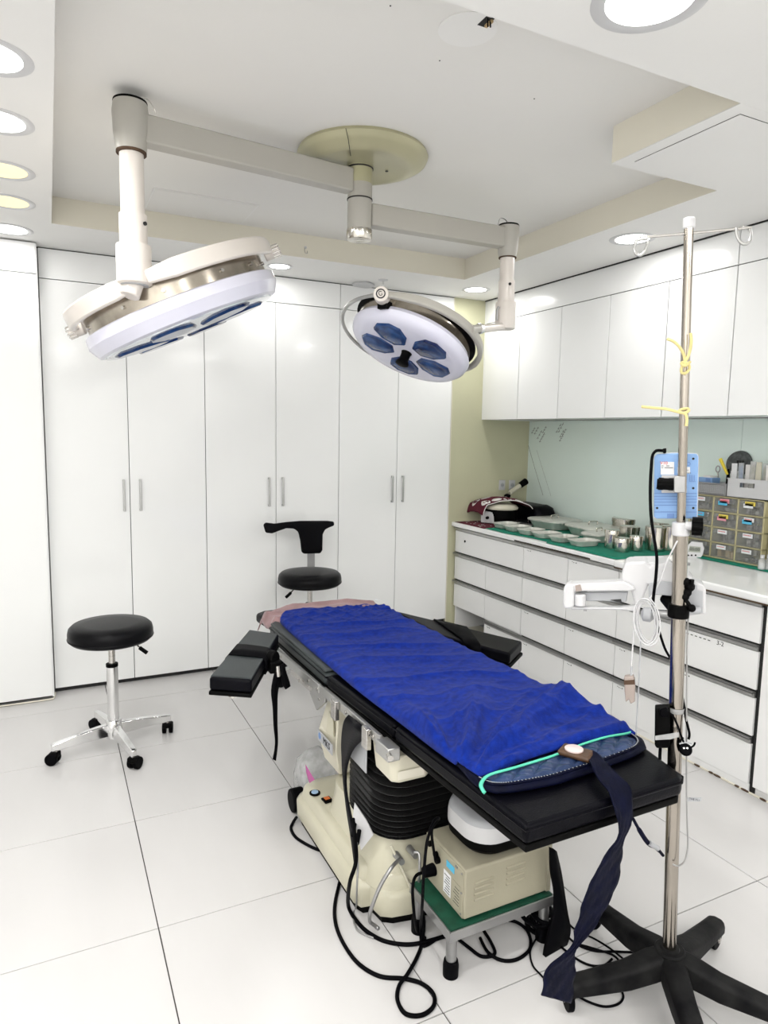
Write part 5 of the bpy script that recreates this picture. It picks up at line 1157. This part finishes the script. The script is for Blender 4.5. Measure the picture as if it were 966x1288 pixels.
for s0, u0 in ((.17, .2), (.50, .10), (.85, .3), (.13, .7)):
    for k in range(9):
        p = drape(s0 + .030 * math.cos(k * 2.4) * (k / 9) ** .5 * 1.2, u0 + .08 * math.sin(k * 2.4) * (k / 9) ** .5) + Vector((-.0035, -.0035, .0045)); ip.ball(p, .004, 6)
ip.build('print_spot', 'maroon', m, kind='stuff')
m = MB().tube([drape(s / 20, 0) + Vector((0, -.002, -.001)) for s in range(21)], .003, n=6).build('cloth_hem', 'cotton', m, ang=180)
# black bag
t = thing('black_bag', (3.0, 3.80, ZW), 'black soft bag lying along the splashback behind the cooker', 'bag')
def br(k, z, sx=1): return [Vector((3.01 + x * k * sx, 3.775 + y * k, z)) for x, y in rrect(-.085, .085, -.19, .175, .05, 6)]
MB().loft([br(.92, ZW + .008), br(1.0, ZW + .03), br(1.0, ZW + .085), br(.92, ZW + .115), br(.70, ZW + .13, .9)]).map(lambda p: p + Vector((0, 0, (.014 * noise.noise(p * 9) if p.z > ZW + .05 else 0) - .08 * max(0, 3.70 - p.y) * (p.z - ZW)))).build('bag_body', 'leather', t, ang=180, bevel=0)
MB().tube([(2.93, 3.88, ZW + .10), (2.925, 3.80, ZW + .125), (2.93, 3.70, ZW + .10)], .006, n=6, smooth=5).build('bag_handle', 'black', t)
t = thing('torch_handle', (2.98, 3.9, ZW + .15), 'ivory handpiece with black head resting on the black bag', 'handpiece')
a_, b_ = Vector((2.965, 3.91, ZW + .150)), Vector((3.045, 3.90, ZW + .200))
A = aty(641, 620, 3.88); B = aty(655, 610, 3.88); D = aty(662, 605, 3.88)
MB().cyl(A, B, .016, .018, 18).build('grip', 'medic', t, bevel=.004)
MB().cyl(B - (B - A) * .1, D, .021, .024, 18).build('head', 'rubber', t, bevel=.004)
MB().ball(A - (B - A) * .2 - Vector((0, 0, .01)), .024, 12, (1, 1, .7)).build('tail', 'rubber', t)
# steel trays
def dish(x, y, z, lx, ly, h, rot, lab, group, lid=0, m='trayg'):
    t = thing('steel_tray' if not lid else 'lidded_tray', (x, y, z), lab, 'tray', group)
    Mx = Matrix.Translation((x, y, z)) @ Matrix.Rotation(rot, 4, 'Z')
    def rg(k, zz, r=.3): return [Mx @ Vector((px, py, zz)) for px, py in rrect(-lx / 2 * k, lx / 2 * k, -ly / 2 * k, ly / 2 * k, min(lx, ly) * r * k, 5)]
    MB().loft([rg(.80, .0), rg(.97, h), rg(1.05, h + .0015), rg(1.05, h + .0035), rg(.95, h + .003), rg(.79, .002)]).build('pan', m, t, ang=40)
    if lid:
        MB().loft([rg(1.06, h + .004), rg(1.06, h + .010), rg(1.0, h + .014), rg(.7, h + .017)]).build('lid', m, t, ang=40)
        MB().tube([Mx @ Vector((px, 0, pz)) for px, pz in ((-.03, h + .016), (-.03, h + .036), (.03, h + .036), (.03, h + .016))], .004, n=8, smooth=3).build('lid_handle', 'silver', t, ang=180)
    else:
        MB().loft([rg(.86, h * .62), rg(.80, h * .64), rg(.5, h * .66)]).build('dark_well', 'silver', t, ang=180)
    return t
fr_ = [(2.655, 3.575, 'nearest the cooker'), (2.640, 3.435, 'second from the cooker'), (2.630, 3.285, 'third from the cooker'), (2.630, 3.140, 'fourth from the cooker'), (2.630, 2.990, 'fifth from the cooker'), (2.640, 2.835, 'last before the canisters')]
for i, (x, y, nm) in enumerate(fr_): dish(x, y, ZC, .16, .118, .026, .12 * (-1) ** i, 'small shallow steel dish in the front row, ' + nm, 'shallow dishes along the worktop front')
dish(2.96, 3.46, ZC + .0, .26, .30, .045, .10, 'large lidded steel tray at the back beside the black bag', 'lidded steel trays at the splashback', 1)
dish(2.97, 3.12, ZC + .0, .26, .28, .045, -.08, 'large lidded steel tray, middle one along the splashback', 'lidded steel trays at the splashback', 1)
dish(2.84, 2.93, ZC + .0, .20, .15, .036, .35, 'small lidded steel tray just left of the canisters', 'lidded steel trays at the splashback', 1)
MB_ = None
# steel canisters
def can(x, y, r, h, lab, lid=True):
    t = thing('steel_canister', (x, y, ZC), lab, 'canister', 'steel canisters on the green cloth')
    MB().lathe([(r, 0), (r, h - .004)], (x, y, ZC), n=36).build('body', 'silver', t)
    MB().lathe([(r * 1.04, h - .022), (r * 1.04, h), (r * .98, h + .003), (r * .8, h + .001), (0, h + .001)], (x, y, ZC), n=36).build('lid', 'silver', t)
    return t
def canpx(uc, vb, wpx, hpx, lab):
    p = fl(uc, vb, ZC); dpt = (p - CAM).dot(CW); r = wpx / FOC * dpt / 2; h = hpx / FOC * dpt * .97; d = Vector((p.x, p.y, 0)).normalized(); p = p + d * r
    return can(p.x, p.y, r, h, lab)
canpx(781.5, 694.5, 18, 17, 'smallest steel canister in the front, left one of the pair')
canpx(799.5, 693, 16, 18, 'smallest steel canister in the front, right one of the pair')
canpx(769, 690, 18, 23, 'slim steel canister at the left end of the group')
canpx(791, 683, 24, 20, 'low steel canister behind the small pair')
canpx(824, 693, 26, 30, 'tall steel canister in front, left of the pole')
canpx(843, 693, 22, 31, 'tall steel canister hidden partly by the pole and cable')
canpx(787.5, 676, 36, 23, 'wide steel drum at the back, tallest in the group')
canpx(836, 684, 38, 26, 'wide flat steel drum behind the tall canisters')
# digital timer
FT = Frame(874, 690, (2.90, 2.335, .88))
TM = t = thing('digital_timer', (2.905, 2.33, ZN), 'white digital kitchen timer leaning in front of the drawer tower', 'timer')
def leanq(mb, pts, e0, e1): 
    f = lambda v, e: e + (702 - v) / 20 * .02
    a = [FT.px(u, v, f(v, e0)) for u, v in pts]; b = [FT.px(u, v, f(v, e1)) for u, v in pts]; return mb.prism(a, b)
leanq(MB(), [(862, 698), (864, 687), (868, 683), (870, 681), (884, 682.5), (884.5, 686), (886, 690), (884, 698), (880, 703), (876, 704), (865, 702)], 0, .014).build('casing', 'whitep', t, bevel=.003, seg=3)
leanq(MB(), [(865.5, 694), (867.5, 686.5), (881.5, 688), (881, 695)], -.001, .001).build('display', 'lcd', t)
text('05:00', .021, 'ink', FT.px(873.8, 690.9, .0035), FT.ex, FT.ez, t, 'display_digits', .0003)
for u in (865.5, 870, 875): 
    q = FT.px(u, 698.5, -.001); MB().cyl(q, q + FT.ey * .004, .0042, n=12).build('button', 'black', t)
# ------------------------------------------------------------------ drawer towers
def tower(x0, ytop, cols, nrow, cw, rh, lab, dlabs, depth=.14):
    z0 = ZN + .0045; t = thing('drawer_tower', (x0 + depth / 2, ytop - cols * cw / 2, z0), lab, 'storage drawers')
    W = cols * cw; Hh = nrow * rh + .006; m = MB(); f = .0045
    for c in range(cols + 1): y = ytop - c * cw; m.box(x0, x0 + depth, y - f, y + f, z0, z0 + Hh)
    for r in range(nrow + 1): m.box(x0, x0 + depth, ytop - W - f, ytop + f, z0 + r * rh, z0 + r * rh + .006)
    m.box(x0 + depth - .003, x0 + depth, ytop - W, ytop, z0, z0 + Hh); m.build('frame', 'towerp', t, bevel=.001)
    random.seed(21)
    for r in range(nrow):
        for c in range(cols):
            ya, yb = ytop - (c + 1) * cw + f + .001, ytop - c * cw - f - .001; za, zb = z0 + r * rh + .0075, z0 + (r + 1) * rh - .002
            d = MB(); d.prism([Vector((x0 - .002, ya, za)), Vector((x0 - .002, yb, za)), Vector((x0 + .002, yb, zb)), Vector((x0 + .002, ya, zb))], [Vector((x0 + .001, ya, za)), Vector((x0 + .001, yb, za)), Vector((x0 + .005, yb, zb)), Vector((x0 + .005, ya, zb))])
            d.box(x0, x0 + depth - .01, ya, ya + .001, za, zb - .012).box(x0, x0 + depth - .01, yb - .001, yb, za, zb - .012).box(x0, x0 + depth - .01, ya, yb, za, za + .001)
            # scooped pull lip
            d.prism([Vector((x0 - .010, ya + .012, zb - .024)), Vector((x0 - .010, yb - .012, zb - .024)), Vector((x0 - .004, yb - .012, zb - .002)), Vector((x0 - .004, ya + .012, zb - .002))], [Vector((x0 - .001, ya + .012, zb - .026)), Vector((x0 - .001, yb - .012, zb - .026)), Vector((x0 + .001, yb - .012, zb - .002)), Vector((x0 + .001, ya + .012, zb - .002))])
            d = d.build('drawer', 'bin', t)
            k = MB(); kind = (r * 3 + c) % 4
            for q in range(8):
                y = ya + .010 + (yb - ya - .03) * random.random(); xx = x0 + .012 + .05 * random.random(); hh = random.uniform(.018, .040)
                if kind == 2: k.ball((xx, y, za + .012), .010, 8)
                else: k.box(xx, xx + .03, y, y + random.uniform(.006, .022), za + .0015, za + hh)
            k.build('packed_contents', 'tan' if (r == 0 and c == cols - 2) else 'content', d)
            L_ = dlabs.get((r, c))
            if L_:
                ym = (ya + yb) / 2
                for j, mm in enumerate(L_):
                    MB().box(x0 - .0125, x0 - .0118, ym - .028 + .010 * j, ym + .024 + .008 * (j % 2), zb - .014 - .011 * j - .009, zb - .003 - .011 * j).build('label_sticker', mm, d)
                s = MB()
                for q in range(5): s.box(x0 - .0132, x0 - .0126, ym - .018 + .008 * q, ym - .013 + .008 * q, zb - .013, zb - .009)
                s.build('label_print', 'red' if L_[0] != 'sticky' else 'ink', d)
    return t
tower(2.978, 2.437, 3, 4, .1365, .0765, 'cream frame drawer tower with clear labelled bins on the near worktop',
      {(3, 0): ['stickw'], (3, 1): ['stickp', 'stickb'], (3, 2): ['sticky', 'stickw'], (2, 0): ['stickb'], (2, 1): ['sticky', 'stickp'], (2, 2): ['stickw', 'stickb'],
       (1, 0): ['sticky'], (1, 1): ['stickw'], (1, 2): ['stickw'], (0, 1): ['stickw'], (0, 2): ['stickw']})
tower(3.005, 2.010, 2, 4, .1365, .0735, 'second drawer tower cut off by the right picture edge', {(3, 0): ['stickw'], (2, 0): ['stickp']}, .11)
ZT2 = ZN + .0045 + 4 * .0765 + .0065
# perforated basket with its contents
t = thing('perforated_basket', (3.04, 2.32, ZT2), 'white perforated basket standing on the drawer tower, left of the solid bin', 'basket')
xb, yb0, yb1, hb_ = 2.985, 2.245, 2.43, .062
wl = MB(); nY, nZ = 17, 5
def perf(mb, P, ex, ez, L, Hh, nY, nZ, d):
    """wall made of a grid of bars, with real holes"""
    wy, wz = L / nY, Hh / (nZ + 2)
    for k in range(nY + 1): a = P + ex * (k * wy - wy * .25); mb.prism([a, a + ex * wy * .5, a + ex * wy * .5 + ez * Hh, a + ez * Hh], [q + d for q in (a, a + ex * wy * .5, a + ex * wy * .5 + ez * Hh, a + ez * Hh)])
    for k in range(nZ + 1): a = P + ez * (wz * (.75 + k)); hh = wz * .5; mb.prism([a, a + ex * L, a + ex * L + ez * hh, a + ez * hh], [q + d for q in (a, a + ex * L, a + ex * L + ez * hh, a + ez * hh)])
    for z in (0, Hh - wz): a = P + ez * z; mb.prism([a, a + ex * L, a + ex * L + ez * wz, a + ez * wz], [q + d * 1.4 for q in (a, a + ex * L, a + ex * L + ez * wz, a + ez * wz)])
perf(wl, Vector((xb, yb1, ZT2)), Vector((0, -1, 0)), Vector((0, 0, 1)), yb1 - yb0, hb_, nY, nZ, Vector((.002, 0, 0)))
wl.build('front_wall', 'whitep', t)
MB().box(xb + .12, xb + .122, yb0, yb1, ZT2, ZT2 + hb_).box(xb, xb + .12, yb1 - .002, yb1, ZT2, ZT2 + hb_).box(xb, xb + .12, yb0, yb0 + .002, ZT2, ZT2 + hb_).box(xb, xb + .12, yb0, yb1, ZT2, ZT2 + .002).build('basket_body', 'whitep', t)
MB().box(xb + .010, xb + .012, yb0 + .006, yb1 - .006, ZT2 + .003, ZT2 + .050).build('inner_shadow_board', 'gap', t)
t = thing('glove_box', (3.03, 2.39, ZT2 + .01), 'pale blue carton lying in the perforated basket', 'carton')
MB().box(3.00, 3.06, 2.335, 2.42, ZT2 + .003, ZT2 + .085).build('carton_body', 'bluep', t, bevel=.001); MB().box(2.9992, 3.0002, 2.345, 2.372, ZT2 + .066, ZT2 + .082).build('carton_print', 'bluepd', t); MB().box(3.01, 3.05, 2.35, 2.395, ZT2 + .085, ZT2 + .094).build('folded_wipe', 'cotton', t)
t = thing('cutter_knife', (3.05, 2.30, ZT2 + .1), 'yellow-handled knife standing in the perforated basket', 'knife')
q = atx(906, 577, 3.04); q2 = atx(915, 597, 3.04)
MB().tube([q, q.lerp(q2, .5), q2], [.009, .008, .006], n=8).build('handle', 'yellow', t, bevel=.001); MB().tube([q2, atx(913, 617, 3.04)], .005, n=6).build('blade_sheath', 'black', t)
t = thing('scissors', (3.06, 2.33, ZT2 + .1), 'dark scissors standing in the basket left of the yellow knife', 'scissors')
q = atx(903, 590, 3.07); MB().tube([q + Vector((0, .012 * math.cos(a), .016 * math.sin(a))) for a in [k * PI / 5 for k in range(10)]], .0035, n=6, closed=True).build('finger_loop', 'satin', t); MB().tube([q - Vector((0, 0, .016)), q - Vector((0, .01, .07))], .004, n=6).build('blade', 'steel', t)
t = thing('marker_pen', (3.05, 2.28, ZT2 + .1), 'black marker pen leaning in the basket by the solid bin', 'pen')
MB().tube([atx(916, 590, 3.05), atx(917, 604, 3.05), atx(914, 620, 3.05)], .0055, n=8).build('barrel', 'black', t)
t = thing('packed_gauze', (3.05, 2.255, ZT2), 'white gauze packet standing between basket and solid bin', 'packet')
m = MB(); m.box(3.04, 3.055, 2.225, 2.265, ZT2 + .003, ZT2 + .125); m.build('packet_body', 'cotton', t, bevel=.003)
# grey mesh fan-like disc
t = thing('mesh_strainer', (3.09, 2.27, ZT2), 'round grey mesh disc with slots leaning on the splashback', 'strainer')
c = atx(930, 583, 3.105); MB().lathe([(.062, 0), (.064, .004), (.060, .008), (.02, .010)], c, (-.96, -.2, .2), n=36).build('mesh_disc', 'mesh', t)
m = MB()
for k in range(3): m.box(c.x - .016, c.x - .013, c.y - .034 + .014 * k, c.y - .024 + .014 * k, c.z - .012, c.z + .016)
m.build('slot', 'gap', t)
# solid bin with sleeves
t = thing('storage_bin', (3.04, 2.14, ZT2), 'white solid plastic bin with a handle hole on the drawer tower', 'bin')
y0, y1, x0, x1, hz = 2.012, 2.235, 2.982, 3.09, .092
m = MB(); m.box(x0, x0 + .003, y0, 2.090, ZT2, ZT2 + hz).box(x0, x0 + .003, 2.168, y1, ZT2, ZT2 + hz).box(x0, x0 + .003, 2.090, 2.168, ZT2, ZT2 + .052).box(x0, x0 + .003, 2.090, 2.168, ZT2 + .074, ZT2 + hz)
m.box(x1 - .003, x1, y0, y1, ZT2, ZT2 + hz).box(x0, x1, y0, y0 + .003, ZT2, ZT2 + hz).box(x0, x1, y1 - .003, y1, ZT2, ZT2 + hz).box(x0, x1, y0, y1, ZT2, ZT2 + .003)
m.build('bin_body', 'whitep', t)
MB().box(x0 - .002, x0 + .004, y0 - .002, y1 + .002, ZT2 + hz - .004, ZT2 + hz + .001).build('bin_rim', 'whitep', t)
random.seed(4)
SN = ['leftmost', 'second from left', 'third from left', 'fourth from left', 'fifth from left', 'sixth from left', 'rightmost']
for k in range(7):
    y = 2.218 - k * .030; t = thing('packet_sleeve', (3.02, y, ZT2), 'clear packet standing in the solid white bin, ' + SN[k], 'packet', 'clear packets in the solid bin')
    h = .165 + random.uniform(-.01, .012); a_ = random.uniform(-.04, .04); Mx = Matrix.Translation((3.01 + .008 * (k % 3), y, ZT2 + .004)) @ Matrix.Rotation(a_, 4, 'X')
    MB().box(-.004, .004, -.0135, .0135, 0, h, Mx).build('sleeve', ['stickw', 'clear', 'cotton', 'clear', 'medic', 'clear', 'cotton'][k], t, bevel=.001)
    MB().box(-.001, .0015, -.009, .009, .002, h * .9, Mx).build('packet_insert', ['cotton', 'bluep', 'cotton', 'medic', 'cotton', 'medic', 'greyp'][k], t)
# small bottles at the right edge
for u, lab in ((959.5, 'small clear bottle with white cap at the foot of the drawer tower'), (967.5, 'small clear bottle just beyond the right picture edge')):
    p = fl(u, 716, ZN + .004); p.x -= .01
    t = thing('small_bottle', p, lab, 'bottle')
    MB().lathe([(.015, 0), (.016, .004), (.016, .040), (.009, .050), (.008, .056)], p, n=20).build('bottle_body', 'clear', t)
    MB().lathe([(.0135, .004), (.0135, .028)], p, n=20).build('liquid', 'stickw', t)
    MB().cyl(p + Vector((0, 0, .054)), p + Vector((0, 0, .068)), .009, n=16).build('cap', 'whitep', t)
# crumpled cloth leads by the black bag: none. Mains lead behind trays
cable('bag_cord', [(2.93, 3.70, ZW + .012), (2.90, 3.66, ZW + .012), (2.88, 3.62, ZW + .05), (2.90, 3.60, ZW + .06), (2.93, 3.60, ZW + .03)], .003, 'steel', 'thin bent wire loop behind the first steel dish')
